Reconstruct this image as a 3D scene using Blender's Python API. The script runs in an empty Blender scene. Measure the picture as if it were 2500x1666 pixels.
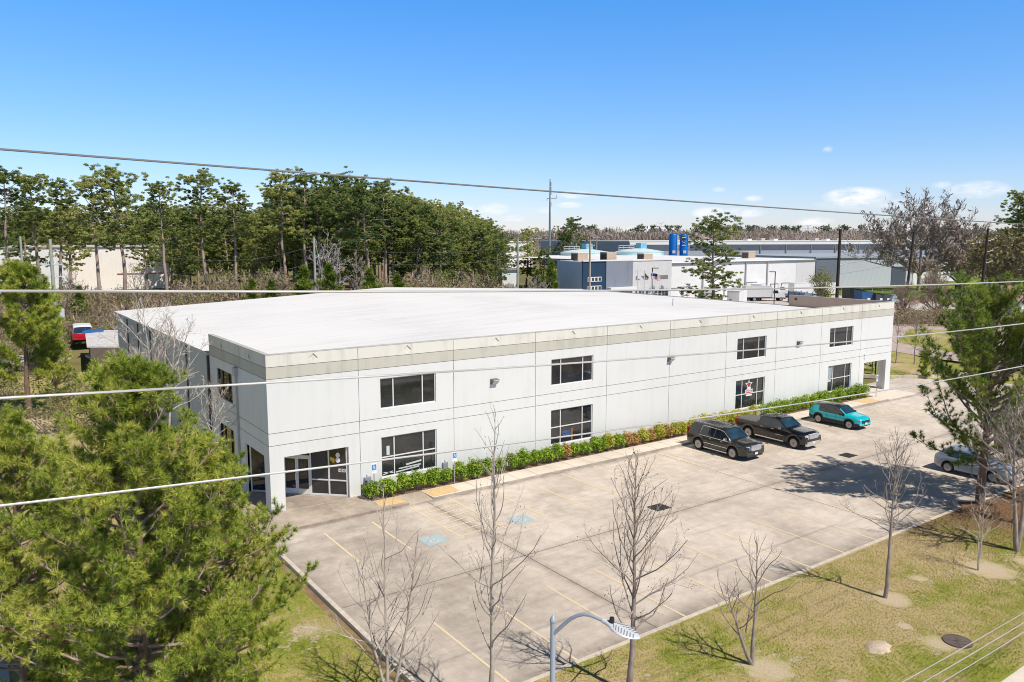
import bpy, bmesh, math, random
import numpy as np
from mathutils import Vector, Matrix
R = math.radians
SC = bpy.context.scene
COL = SC.collection
PI = math.pi

# ------------------------------------------------------------------ camera numbers (fitted to the building)
F, PITCH, YAW = 1910.95, 0.129, 0.617
CAM = np.array([-13.096, -41.101, 14.915])
DV = np.array([math.sin(YAW)*math.cos(PITCH), math.cos(YAW)*math.cos(PITCH), -math.sin(PITCH)])
RV = np.array([math.cos(YAW), -math.sin(YAW), 0.0])
UV = np.cross(RV, DV)
def ray(px, py): return DV + RV*(px-1250)/F - UV*(py-833)/F
def G(px, py, z=0.0):
    v = ray(px, py); return CAM + v*((z-CAM[2])/v[2])
def AT(px, py, Y):
    v = ray(px, py); return CAM + v*((Y-CAM[1])/v[1])
def AX(px, py, X):
    v = ray(px, py); return CAM + v*((X-CAM[0])/v[0])
def HD(px, py, D):
    """point seen in direction px,py at horizontal distance D along the view axis"""
    v = ray(px, py); h = v[0]*math.sin(YAW)+v[1]*math.cos(YAW)
    return CAM + v*(D/h)

# ------------------------------------------------------------------ colours and materials
def S(r, g, b):
    def f(c):
        c /= 255.0
        return c/12.92 if c <= 0.04045 else ((c+0.055)/1.055)**2.4
    return (f(r), f(g), f(b))
MATS = {}
class NT:
    def __init__(s, name):
        s.m = bpy.data.materials.new(name); s.m.use_nodes = True
        s.t = s.m.node_tree; s.n = s.t.nodes; s.b = s.n['Principled BSDF']; s.out = s.n['Material Output']
        s._tc = None
    def L(s, a, b): s.t.links.new(a, b)
    def new(s, k, **kw):
        n = s.n.new(k)
        for a, v in kw.items(): setattr(n, a, v)
        return n
    def tc(s):
        if not s._tc: s._tc = s.new('ShaderNodeTexCoord')
        return s._tc.outputs['Object']
    def mapped(s, scale=(1, 1, 1), rot=(0, 0, 0)):
        m = s.new('ShaderNodeMapping'); m.inputs['Scale'].default_value = scale; m.inputs['Rotation'].default_value = rot
        s.L(s.tc(), m.inputs[0]); return m.outputs[0]
    def noise(s, scale, detail=4, rough=.55, vec=None, dist=0):
        n = s.new('ShaderNodeTexNoise'); n.inputs['Scale'].default_value = scale
        n.inputs['Detail'].default_value = detail; n.inputs['Roughness'].default_value = rough; n.inputs['Distortion'].default_value = dist
        s.L(vec or s.tc(), n.inputs['Vector']); return n.outputs['Fac']
    def ramp(s, fac, stops):
        r = s.new('ShaderNodeValToRGB'); e = r.color_ramp.elements
        while len(e) < len(stops): e.new(0.5)
        for i, (p, c) in enumerate(stops):
            e[i].position = p; e[i].color = (c[0], c[1], c[2], 1) if isinstance(c, tuple) else (c, c, c, 1)
        s.L(fac, r.inputs[0]); return r.outputs[0]
    def mix(s, fac, a, b, mode='MIX'):
        m = s.new('ShaderNodeMix', data_type='RGBA', blend_type=mode)
        for sock, v in ((m.inputs[0], fac), (m.inputs[6], a), (m.inputs[7], b)):
            if isinstance(v, (int, float)): sock.default_value = v
            elif isinstance(v, tuple): sock.default_value = (v[0], v[1], v[2], 1)
            else: s.L(v, sock)
        return m.outputs[2]
    def math(s, op, a, b=None, c=None):
        m = s.new('ShaderNodeMath', operation=op)
        for i, v in enumerate((a, b, c)):
            if v is None: continue
            if isinstance(v, (int, float)): m.inputs[i].default_value = v
            else: s.L(v, m.inputs[i])
        return m.outputs[0]
    def bump(s, h, strength=.3, dist=.02):
        b = s.new('ShaderNodeBump'); b.inputs['Strength'].default_value = strength; b.inputs['Distance'].default_value = dist
        s.L(h, b.inputs['Height']); s.L(b.outputs[0], s.b.inputs['Normal'])
def mat(name, c, rough=.7, metal=0, var=.15, scale=2.5, c2=None, bump=0, spec=.5, coat=0, stretch=None, detail=5):
    """painted / plain surface whose own colour varies a little"""
    if name in MATS: return MATS[name]
    t = NT(name); MATS[name] = t.m
    t.b.inputs['Roughness'].default_value = rough; t.b.inputs['Metallic'].default_value = metal
    t.b.inputs['Specular IOR Level'].default_value = spec; t.b.inputs['Coat Weight'].default_value = coat
    if var or c2:
        v = t.mapped(stretch) if stretch else None
        f = t.noise(scale, detail, .6, v)
        c2 = c2 or tuple(x*(1-var) for x in c)
        t.L(t.ramp(f, [(.32, c2), (.68, c)]), t.b.inputs['Base Color'])
        if bump: t.bump(f, bump)
    else: t.b.inputs['Base Color'].default_value = (*c, 1)
    return t.m
def leafmat(name, stops, scale=.8, trans=.35, rough=.6, island=.5, tree=0.0):
    if name in MATS: return MATS[name]
    t = NT(name); MATS[name] = t.m
    g = t.new('ShaderNodeNewGeometry')
    f = t.noise(scale, 3)
    f = t.math('MULTIPLY_ADD', t.math('SUBTRACT', f, .5), 1.6, .5)
    oi = t.new('ShaderNodeObjectInfo'); f = t.math('MULTIPLY_ADD', t.math('SUBTRACT', oi.outputs['Random'], .5), tree, f)
    isl = t.math('MULTIPLY_ADD', t.math('SUBTRACT', g.outputs['Random Per Island'], .5), island, f)
    c = t.ramp(isl, stops)
    t.L(c, t.b.inputs['Base Color']); t.b.inputs['Roughness'].default_value = rough
    t.b.inputs['Specular IOR Level'].default_value = .25
    tr = t.new('ShaderNodeBsdfTranslucent'); t.L(c, tr.inputs[0])
    mx = t.new('ShaderNodeMixShader'); mx.inputs[0].default_value = trans
    t.L(t.b.outputs[0], mx.inputs[1]); t.L(tr.outputs[0], mx.inputs[2]); t.L(mx.outputs[0], t.out.inputs[0])
    return t.m

# ------------------------------------------------------------------ mesh builder
class MB:
    def __init__(s): s.v = []; s.f = []; s.m = []
    def add(s, vs, fs, mi=0):
        o = len(s.v); s.v.extend(tuple(float(c) for c in p) for p in vs)
        s.f.extend([i+o for i in q] for q in fs); s.m.extend([mi]*len(fs))
    def quad(s, a, b, c, d, mi=0): s.add([a, b, c, d], [(0, 1, 2, 3)], mi)
    def box(s, x0, y0, z0, x1, y1, z1, mi=0):
        s.add([(x0, y0, z0), (x1, y0, z0), (x1, y1, z0), (x0, y1, z0), (x0, y0, z1), (x1, y0, z1), (x1, y1, z1), (x0, y1, z1)],
              [(3, 2, 1, 0), (4, 5, 6, 7), (0, 1, 5, 4), (1, 2, 6, 5), (2, 3, 7, 6), (3, 0, 4, 7)], mi)
    def obox(s, c, a, b, h, mi=0):
        """box centred at c with half-vectors a, b, h"""
        c, a, b, h = map(np.array, (c, a, b, h)); V = []
        for k in (-1, 1):
            for i, j in ((-1, -1), (1, -1), (1, 1), (-1, 1)): V.append(c+i*a+j*b+k*h)
        s.add(V, [(3, 2, 1, 0), (4, 5, 6, 7), (0, 1, 5, 4), (1, 2, 6, 5), (2, 3, 7, 6), (3, 0, 4, 7)], mi)
    def prism(s, poly, axis, h0, h1, mi=0):
        """extrude a 2-D polygon along axis 'x','y' or 'z' from h0 to h1"""
        n = len(poly)
        def P(p, h): return {'x': (h, p[0], p[1]), 'y': (p[0], h, p[1]), 'z': (p[0], p[1], h)}[axis]
        s.add([P(p, h0) for p in poly]+[P(p, h1) for p in poly],
              [list(range(n))[::-1], list(range(n, 2*n))]+[(i, (i+1) % n, n+(i+1) % n, n+i) for i in range(n)], mi)
    def tube(s, pts, rads, n=6, mi=0, cap=True):
        pts = np.asarray(pts, float); k = len(pts)
        if isinstance(rads, (int, float)): rads = [rads]*k
        t = np.gradient(pts, axis=0); t /= (np.linalg.norm(t, axis=1)[:, None]+1e-9)
        ref = np.array([1., 0, 0]) if abs(t[0][0]) < .8 else np.array([0, 1., 0])
        vs = []
        for p, d, r in zip(pts, t, rads):
            a = np.cross(d, ref); a /= np.linalg.norm(a)+1e-9; b = np.cross(d, a); ref = np.cross(a, d) if False else ref
            for j in range(n):
                w = 2*PI*j/n; vs.append(p+r*(math.cos(w)*a+math.sin(w)*b))
        fs = [(i*n+j, i*n+(j+1) % n, (i+1)*n+(j+1) % n, (i+1)*n+j) for i in range(k-1) for j in range(n)]
        if cap: fs += [list(range(n))[::-1], list(range((k-1)*n, k*n))]
        s.add(vs, fs, mi)
    def lathe(s, prof, n=16, c=(0, 0, 0), axis='z', mi=0):
        vs = []
        for r, h in prof:
            for j in range(n):
                w = 2*PI*j/n; a, b = r*math.cos(w), r*math.sin(w)
                p = {'z': (a, b, h), 'y': (a, h, b), 'x': (h, a, b)}[axis]
                vs.append((c[0]+p[0], c[1]+p[1], c[2]+p[2]))
        k = len(prof)
        fs = [(i*n+j, i*n+(j+1) % n, (i+1)*n+(j+1) % n, (i+1)*n+j) for i in range(k-1) for j in range(n)]
        fs += [list(range(n))[::-1], list(range((k-1)*n, k*n))]
        s.add(vs, fs, mi)
    def build(s, name, mats, parent=None, smooth=None, rel=True, loc=None):
        """world coordinates in; with a parent Empty they become local to it"""
        me = bpy.data.meshes.new(name)
        V = np.array(s.v, float).reshape(-1, 3)
        o = bpy.data.objects.new(name, me); COL.objects.link(o)
        if parent is not None:
            o.parent = parent
            if rel: V = V-np.array(world_loc(parent))
        elif loc is not None:
            o.location = loc
            if rel: V = V-np.array(loc)
        me.from_pydata(V.tolist(), [], s.f)
        for m in (mats if isinstance(mats, (list, tuple)) else [mats]): me.materials.append(m)
        me.polygons.foreach_set('material_index', s.m)
        if smooth is not None: smoothing(me, smooth)
        me.update(); return o
def smoothing(me, ang):
    bm = bmesh.new(); bm.from_mesh(me); bmesh.ops.recalc_face_normals(bm, faces=bm.faces[:])
    for f in bm.faces: f.smooth = True
    for e in bm.edges:
        if len(e.link_faces) != 2 or e.calc_face_angle(0) > R(ang): e.smooth = False
    bm.to_mesh(me); bm.free()
def world_loc(o):
    p = np.zeros(3)
    while o is not None: p += np.array(o.location); o = o.parent
    return p
def npmesh(name, V, T, mats, parent=None, mi=None, k=3):
    """big triangle / quad soups"""
    me = bpy.data.meshes.new(name); V = np.ascontiguousarray(V, np.float32); T = np.ascontiguousarray(T, np.int32)
    me.vertices.add(len(V)); me.vertices.foreach_set('co', V.ravel())
    me.loops.add(T.size); me.loops.foreach_set('vertex_index', T.ravel())
    me.polygons.add(len(T)); me.polygons.foreach_set('loop_start', np.arange(len(T), dtype=np.int32)*T.shape[1])
    for m in (mats if isinstance(mats, (list, tuple)) else [mats]): me.materials.append(m)
    if mi is not None: me.polygons.foreach_set('material_index', np.asarray(mi, np.int32))
    me.update(calc_edges=True); me.validate()
    o = bpy.data.objects.new(name, me); COL.objects.link(o)
    if parent is not None: o.parent = parent
    return o
def tag(o, label, cat, group=None):
    o['label'] = label; o['category'] = cat
    if group: o['group'] = group
    return o
def thing(name, label, cat, loc=(0, 0, 0), rz=0, group=None):
    o = bpy.data.objects.new(name, None); COL.objects.link(o); o.empty_display_size = .3
    o.location = tuple(float(c) for c in loc); o.rotation_euler = (0, 0, rz)
    return tag(o, label, cat, group)
def struct(o, kind='structure'): o['kind'] = kind; return o
def dup(root, loc, rz=0, scale=1, label=None, group=None):
    r = root.copy(); COL.objects.link(r); r.location = tuple(float(c) for c in loc); r.rotation_euler = (0, 0, rz); r.scale = (scale,)*3
    if label: r['label'] = label
    if group: r['group'] = group
    for ch in list(root.children):
        c = ch.copy(); COL.objects.link(c); c.parent = r
        for g in list(ch.children):
            d = g.copy(); COL.objects.link(d); d.parent = c
    return r
def place(root, loc, rz=0, scale=1):
    root.location = tuple(float(c) for c in loc); root.rotation_euler = (0, 0, rz); root.scale = (scale,)*3
def text(name, body, size, loc, rot, m, parent=None, ext=.003):
    cu = bpy.data.curves.new(name, 'FONT'); cu.body = body; cu.size = size; cu.extrude = ext; cu.align_x = 'CENTER'; cu.align_y = 'CENTER'; cu.resolution_u = 3
    tmp = bpy.data.objects.new(name+'_curve', cu); COL.objects.link(tmp); bpy.context.view_layer.update()
    me = bpy.data.meshes.new_from_object(tmp.evaluated_get(bpy.context.evaluated_depsgraph_get())); me.materials.clear(); me.materials.append(m)
    bpy.data.objects.remove(tmp); o = bpy.data.objects.new(name, me); COL.objects.link(o)
    o.location = loc; o.rotation_euler = rot
    if parent is not None:
        o.parent = parent; o.location = tuple(np.array(loc)-world_loc(parent))
    return o

# ------------------------------------------------------------------ world, sun, camera
SUN_EL, SUN_AZ = R(54), math.atan2(0.19, -0.98)
w = bpy.data.worlds.new('World'); SC.world = w; w.use_nodes = True
wt = w.node_tree; wn = wt.nodes; bg = wn['Background']
sky = wn.new('ShaderNodeTexSky'); sky.sky_type = 'NISHITA'; sky.sun_disc = False
sky.sun_elevation = SUN_EL; sky.sun_rotation = SUN_AZ % (2*PI)
sky.air_density = 1.0; sky.dust_density = 0.25; sky.ozone_density = 3.0; sky.altitude = 20
def wnode(k, **kw):
    n = wn.new(k)
    for a, v in kw.items(): setattr(n, a, v)
    return n
def wmath(op, a, b=None, c=None):
    m = wnode('ShaderNodeMath', operation=op)
    for i, v in enumerate((a, b, c)):
        if v is None: continue
        if isinstance(v, (int, float)): m.inputs[i].default_value = v
        else: wt.links.new(v, m.inputs[i])
    return m.outputs[0]
tcw = wnode('ShaderNodeTexCoord').outputs['Generated']
sep = wnode('ShaderNodeSeparateXYZ'); wt.links.new(tcw, sep.inputs[0])
az = wmath('ARCTAN2', sep.outputs[0], sep.outputs[1]); el = wmath('ARCSINE', sep.outputs[2])
# small fair-weather clouds low over the horizon
nz = wnode('ShaderNodeTexNoise'); nz.inputs['Scale'].default_value = 42; nz.inputs['Detail'].default_value = 7; nz.inputs['Roughness'].default_value = .6
mp = wnode('ShaderNodeMapping'); mp.inputs['Scale'].default_value = (1, 1, 2.4); wt.links.new(tcw, mp.inputs[0]); wt.links.new(mp.outputs[0], nz.inputs['Vector'])
mask = None
for (px, py, wx, wy, k) in [(2085, 484, 75, 24, 1.0), (2380, 466, 62, 20, .55), (1730, 521, 45, 15, .85), (1810, 521, 60, 13, .8), (1400, 478, 45, 11, .5), (1390, 503, 34, 9, .6),
                            (1205, 512, 42, 16, .6), (1330, 515, 22, 9, .45), (1255, 535, 30, 10, .6), (1130, 512, 30, 12, .45), (2290, 455, 22, 9, .3), (1985, 542, 50, 12, .6), (1835, 487, 26, 8, .5),
                            (1590, 560, 90, 10, .5), (2010, 372, 12, 8, .3), (1750, 466, 18, 7, .35), (2110, 500, 120, 14, .35)]:
    a0 = YAW+math.atan((px-1250)/F*math.cos(PITCH)); e0 = math.atan((585-py)/F*math.cos(math.atan((px-1250)/F)))
    dx = wmath('DIVIDE', wmath('SUBTRACT', az, a0), wx/F); dy = wmath('DIVIDE', wmath('SUBTRACT', el, e0), wy/F)
    r2 = wmath('ADD', wmath('MULTIPLY', dx, dx), wmath('MULTIPLY', dy, dy))
    b = wmath('MULTIPLY', wmath('MAXIMUM', wmath('SUBTRACT', 1.0, r2), 0.0), k)
    mask = b if mask is None else wmath('MAXIMUM', mask, b)
cl = wmath('MULTIPLY', wmath('MINIMUM', wmath('MULTIPLY', mask, 1.45), 1.0), wmath('MULTIPLY_ADD', nz.outputs['Fac'], 3.4, -1.0))
cl = wmath('MINIMUM', wmath('MAXIMUM', cl, 0.0), 1.0)
rp_ = wnode('ShaderNodeValToRGB'); e_ = rp_.color_ramp.elements      # tint: paler at the horizon, deeper blue above; dimmed overhead to cut fill light
e_[0].position = 0; e_[0].color = (1.30, 1.26, 1.62, 1); e_[1].position = .198; e_[1].color = (.54, 1.34, 2.03, 1); z_ = e_.new(.31); z_.color = (.20, .25, .29, 1)
k_ = e_.new(.07); k_.color = (.98, 1.24, 1.60, 1)
wt.links.new(wmath('MULTIPLY', wmath('MAXIMUM', el, 0.0), .64), rp_.inputs[0])
tint = wnode('ShaderNodeMix', data_type='RGBA', blend_type='MULTIPLY'); tint.inputs[0].default_value = 1
wt.links.new(sky.outputs[0], tint.inputs[6]); wt.links.new(rp_.outputs[0], tint.inputs[7])
cm = wnode('ShaderNodeMix', data_type='RGBA'); wt.links.new(cl, cm.inputs[0]); wt.links.new(tint.outputs[2], cm.inputs[6]); cm.inputs[7].default_value = (10.4, 10.4, 10.6, 1)
wt.links.new(cm.outputs[2], bg.inputs[0]); bg.inputs[1].default_value = 0.10
sl = bpy.data.lights.new('sun', 'SUN'); sl.energy = 4.9; sl.angle = R(.53); sl.color = (1, .925, .835)
so = bpy.data.objects.new('sun', sl); COL.objects.link(so)
sd = Vector((math.sin(SUN_AZ)*math.cos(SUN_EL), math.cos(SUN_AZ)*math.cos(SUN_EL), math.sin(SUN_EL)))
so.rotation_euler = sd.to_track_quat('Z', 'Y').to_euler(); so.location = (0, -60, 60)
cd = bpy.data.cameras.new('camera'); co = bpy.data.objects.new('camera', cd); COL.objects.link(co)
cd.sensor_width = 36; cd.lens = F/2500*36; cd.clip_end = 20000; cd.clip_start = .3
M4 = Matrix(((RV[0], UV[0], -DV[0], CAM[0]), (RV[1], UV[1], -DV[1], CAM[1]), (RV[2], UV[2], -DV[2], CAM[2]), (0, 0, 0, 1)))
co.matrix_world = M4; SC.camera = co
SC.view_settings.view_transform = 'Standard'; SC.view_settings.look = 'None'; SC.view_settings.exposure = 0; SC.view_settings.gamma = 1
SC.cycles.max_bounces = 8; SC.cycles.diffuse_bounces = 4; SC.cycles.glossy_bounces = 3; SC.cycles.transmission_bounces = 5; SC.cycles.transparent_max_bounces = 4
SC.cycles.use_denoising = True; SC.cycles.pixel_filter_type = 'BLACKMAN_HARRIS'; SC.cycles.filter_width = 1.0
# ------------------------------------------------------------------ ground, lawn, lot
def ring_mask(t, pts, pos=None):
    """1 inside noisy circles (x, y, radius): bare soil rings and ant heaps"""
    out = None; pos = t.tc()
    n = t.noise(2.2, 4); nn = t.math('MULTIPLY_ADD', t.math('ADD', n, t.math('MULTIPLY', t.noise(9, 3), .5)), 3.6, -1.7)
    for x, y, r in pts:
        s2 = t.new('ShaderNodeVectorMath', operation='SUBTRACT'); t.L(pos, s2.inputs[0]); s2.inputs[1].default_value = (x, y, 0)
        m2 = t.new('ShaderNodeVectorMath', operation='MULTIPLY'); t.L(s2.outputs[0], m2.inputs[0]); m2.inputs[1].default_value = (1, 1, 0)
        l = t.new('ShaderNodeVectorMath', operation='LENGTH'); t.L(m2.outputs[0], l.inputs[0])
        d = t.math('SUBTRACT', 1.0, t.math('DIVIDE', t.math('MULTIPLY', l.outputs['Value'], nn), r))
        d = t.math('MINIMUM', t.math('MAXIMUM', t.math('MULTIPLY', d, 1.6), 0.0), 1.0)
        out = d if out is None else t.math('MAXIMUM', out, d)
    return out
GREEN, GREEN2, STRAW, SAND = (.155, .215, .028), (.27, .29, .05), (.45, .36, .17), (.56, .45, .32)
def grassmat(name, dry=.5, rings=None, straw_from=None):
    t = NT(name)
    big = t.noise(.16, 4, .6); mid = t.noise(1.1, 5, .65); fine = t.noise(16, 4, .7)
    f = t.math('ADD', t.math('MULTIPLY', big, .75), t.math('MULTIPLY', mid, .45))
    f = t.math('ADD', f, t.math('MULTIPLY', t.math('SUBTRACT', fine, .5), .55))
    c = t.ramp(f, [(.40+.2*(.5-dry), GREEN), (.55+.2*(.5-dry), GREEN2), (.68+.2*(.5-dry), STRAW), (.86, tuple(.5*(a+b) for a, b in zip(STRAW, SAND)))])
    if straw_from is not None:     # pine needles fallen under the right-hand pines
        sx = t.new('ShaderNodeSeparateXYZ'); t.L(t.tc(), sx.inputs[0])
        k = t.math('ADD', t.math('SUBTRACT', sx.outputs[0], straw_from), t.math('MULTIPLY', t.math('SUBTRACT', mid, .5), 9.0))
        k = t.math('ADD', k, t.math('MULTIPLY', t.math('ADD', sx.outputs[1], 24.5), .9))
        k = t.math('MINIMUM', t.math('MAXIMUM', t.math('MULTIPLY', k, .11), 0.0), .92)
        c = t.mix(k, c, t.ramp(fine, [(.3, (.13, .07, .04)), (.7, (.33, .195, .115))]))
    if rings:
        c = t.mix(t.math('MULTIPLY', ring_mask(t, rings), .8), c, t.ramp(fine, [(.3, (.44, .34, .23)), (.7, (.66, .55, .42))]))
    t.L(c, t.b.inputs['Base Color']); t.b.inputs['Roughness'].default_value = .95; t.b.inputs['Specular IOR Level'].default_value = .1
    t.bump(t.math('ADD', fine, mid), .6, .06)
    return t.m
def sheet(name, poly, z, m, kind='structure', parent=None):
    b = MB(); b.add([(x, y, z) for x, y in poly], [list(range(len(poly)))]); o = b.build(name, m, parent)
    if parent is None: struct(o, kind)
    return o
def far_ground():
    t = NT('meadow'); f = t.noise(.012, 5, .6); g = t.noise(.35, 4)
    c = t.ramp(t.math('ADD', t.math('MULTIPLY', f, .7), t.math('MULTIPLY', g, .3)), [(.38, (.10, .12, .03)), (.5, (.20, .18, .07)), (.62, (.27, .21, .12))])
    t.L(c, t.b.inputs['Base Color']); t.b.inputs['Roughness'].default_value = .95; t.b.inputs['Specular IOR Level'].default_value = .1; return t.m
sheet('ground', [(-6000, -3000), (6000, -3000), (9000, 9000), (-6000, 9000)], -.30, far_ground())
RINGS = [(17.6, -25.1, 1.0), (8.9, -25.5, 1.15), (24.0, -26.1, 1.35), (15.5, -28.0, .75), (13.4, -26.9, .5), (9.9, -27.6, .5), (15.8, -26.6, .35), (20.5, -24.7, .45), (26.4, -26.7, .8), (3.9, -23.9, .6)]
sheet('lawn', [(-1.5, -21.34), (31.5, -21.34), (32.5, -20.62), (33.6, -21.5), (90, -21.9), (90, -30.5), (-1.5, -30.5)], .12, (LAWNM := grassmat('lawn_grass', .80, RINGS, 24.8)))
sheet('side_lawn', [(-45, -30.5), (-1.5, -30.5), (-1.5, 60), (-45, 60)], -.16, SIDEM := grassmat('side_grass', .66, [(-3.2, -3.2, 1.3), (-8.8, 35.8, 5), (-11, 31, 6), (-3, -13, .9), (-6.5, -7, 1.5), (-4.3, .5, 1.6)]))
sheet('far_lawn', [(62.5, -.5), (69.5, 3.6), (67.2, 9), (64, 14), (62.5, 62), (92, 62), (92, 16), (86, 8), (80, -20), (66, -6)], -.1, grassmat('far_grass', .5, [(75, 3, 2), (78, 10, 2.2)]))

def concrete(name, light, dark, stain=.5, streak=True, joints=None):
    t = NT(name)
    big = t.noise(.22, 6, .62, None, .6); mid = t.noise(1.6, 6, .65); fine = t.noise(28, 3, .6)
    f = t.math('ADD', t.math('MULTIPLY', big, .62), t.math('MULTIPLY', mid, .38))
    c = t.ramp(f, [(.36, dark), (.50, tuple(.45*a+.55*b for a, b in zip(dark, light))), (.62, light)])
    if streak:      # tyre sweeps: long curved smears
        s = t.noise(1.0, 5, .7, t.mapped((.12, 1.5, 1), (0, 0, .35)), 1.4)
        c = t.mix(t.math('MULTIPLY', t.ramp(s, [(.50, 0.0), (.72, 1.0)]), .27*stain*2), c, tuple(x*.60 for x in dark))
        s = t.noise(1.3, 5, .7, t.mapped((1.3, .16, 1), (0, 0, -.5)), 1.2)
        c = t.mix(t.math('MULTIPLY', t.ramp(s, [(.55, 0.0), (.75, 1.0)]), .22*stain*2), c, tuple(x*.62 for x in dark))
    if streak:      # dirt gathered in the gutters and round the left end of the lot
        sx = t.new('ShaderNodeSeparateXYZ'); t.L(t.tc(), sx.inputs[0]); g = None
        for ax, p0, wd, k in ((1, -21.2, 1.1, .75), (1, -2.85, .55, .8), (0, -1.3, 1.6, .45), (0, 8.0, .5, .45), (1, -12.4, .5, .35), (0, 2.5, 4.5, .40)):
            d = t.math('DIVIDE', t.math('ABSOLUTE', t.math('SUBTRACT', sx.outputs[ax], p0)), wd)
            d = t.math('MULTIPLY', t.math('MAXIMUM', t.math('SUBTRACT', 1.0, d), 0.0), k*1.9)
            g = d if g is None else t.math('MAXIMUM', g, d)
        g = t.math('MULTIPLY', g, t.math('MULTIPLY_ADD', t.noise(.9, 6, .7), 2.2, -.55))
        c = t.mix(t.math('MINIMUM', t.math('MAXIMUM', g, 0.0), .8), c, tuple(x*.55 for x in dark))
    c = t.mix(.35, c, t.ramp(fine, [(.3, .60), (.7, 1.0)]), 'MULTIPLY')
    t.L(c, t.b.inputs['Base Color']); t.b.inputs['Roughness'].default_value = .88; t.b.inputs['Specular IOR Level'].default_value = .2
    t.bump(fine, .15, .01); return t.m
LOT = concrete('lot_concrete', (.735, .65, .555), (.465, .40, .335), .55)
WALK = concrete('walk_concrete', (.80, .71, .60), (.64, .56, .47), .25, False)
WALK2 = concrete('old_walk_concrete', (.56, .475, .385), (.29, .24, .195), .4, False)
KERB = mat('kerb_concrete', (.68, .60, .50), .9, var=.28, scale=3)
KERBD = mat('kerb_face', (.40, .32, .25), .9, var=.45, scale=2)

lot = MB()
LP = [(-1.3, -21.2), (31.6, -21.2), (32.45, -20.45), (33.5, -21.36), (74, -21.76), (80, -12), (69.9, 3.0), (62.2, 3.0), (62.2, -2.85), (-1.3, -2.85)]
lot.prism(LP, 'z', -.29, 0.0)
lot = struct(lot.build('parking_lot', LOT))
# painted markings and joints lie on the slab as thin sheets
YEL = NT('yellow_marking'); yf = YEL.noise(7, 5, .7)
YEL.L(YEL.ramp(yf, [(.36, (.66, .57, .45)), (.55, (.74, .60, .36)), (.8, (.78, .60, .28))]), YEL.b.inputs['Base Color']); YEL.b.inputs['Roughness'].default_value = .8; YEL = YEL.m
st = MB()
def line(x0, y0, x1, y1, w=.105, z=.008, b=None):
    b = b or st
    d = np.array([x1-x0, y1-y0]); n = np.array([-d[1], d[0]])/np.linalg.norm(d)*w/2
    b.quad((x0-n[0], y0-n[1], z), (x1-n[0], y1-n[1], z), (x1+n[0], y1+n[1], z), (x0+n[0], y0+n[1], z))
for x in (1.33, 4.02): line(x, -4.1, x-.06, -8.6)
for x in (6.77, 9.32, 12.06, 14.85, 17.7, 20.5, 23.27, 26.08, 28.9, 31.7, 34.45, 37.2, 40.05, 43.15, 46.0, 48.9, 51.75): line(x, -3.15, x, -8.95)
for k in range(8): line(6.83, -3.95-k*.66, 9.26, -3.35-k*.66-.35, .09, .012)
for k in range(6): line(51.85, -3.9-k*.8, 54.9, -3.1-k*.8-.9, .09, .012)
for x in (1.2, 4.0, 6.82, 9.64, 12.46, 15.12, 17.9, 20.72, 23.5, 26.3, 29.1, 35.0, 37.8, 40.6, 43.4, 46.2): line(x, -15.6, x, -21.02)
st.build('stripe_marking', YEL, lot)
jt = MB()
for x in (8.0, 26.2, 44.3): line(x, -3.0, x+.05, -21.1, .035, .004, jt)
for y in (-12.4,): line(-1.2, y, 60, y, .035, .0045, jt)
for p, q in (((26.6, -3.3), (27.2, -9.4)), ((27.2, -9.4), (28.4, -13.8))): line(*p, *q, .02, .005, jt)
jt.build('joint_line', mat('joint_dark', (.13, .105, .085), .9, var=.3), lot)
BLUEP = mat('faded_blue_paint', (.30, .50, .58), .8, c2=(.46, .50, .48), scale=5)
WHP = mat('white_paint', (.74, .74, .70), .7, var=.2, scale=9)
for cx, cy in ((5.42, -8.2), (10.7, -8.35), (54.3, -8.9)):
    b = MB(); b.quad((cx-.58, cy-.56, .008), (cx+.58, cy-.56, .008), (cx+.58, cy+.56, .008), (cx-.58, cy+.56, .008)); s_ = b.build('accessible_marking', BLUEP, lot)
    b = MB(); z = .013
    def rib(pts, w=.07):
        for p, q in zip(pts[:-1], pts[1:]): line(cx+p[0], cy+p[1], cx+q[0], cy+q[1], w, z, b)
    rib([(.18*math.cos(a)-.02, .2*math.sin(a)-.16) for a in np.linspace(R(120), R(395), 14)])
    rib([(-.10, .26), (-.05, -.02), (.18, -.04), (.26, -.30), (.34, -.27)]); rib([(-.07, .12), (.13, .10)])
    b.add([(cx-.1+.07*math.cos(a), cy+.37+.07*math.sin(a), z) for a in np.linspace(0, 2*PI, 10, endpoint=False)], [list(range(10))])
    b.build('wheelchair_symbol', WHP, s_)
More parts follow.
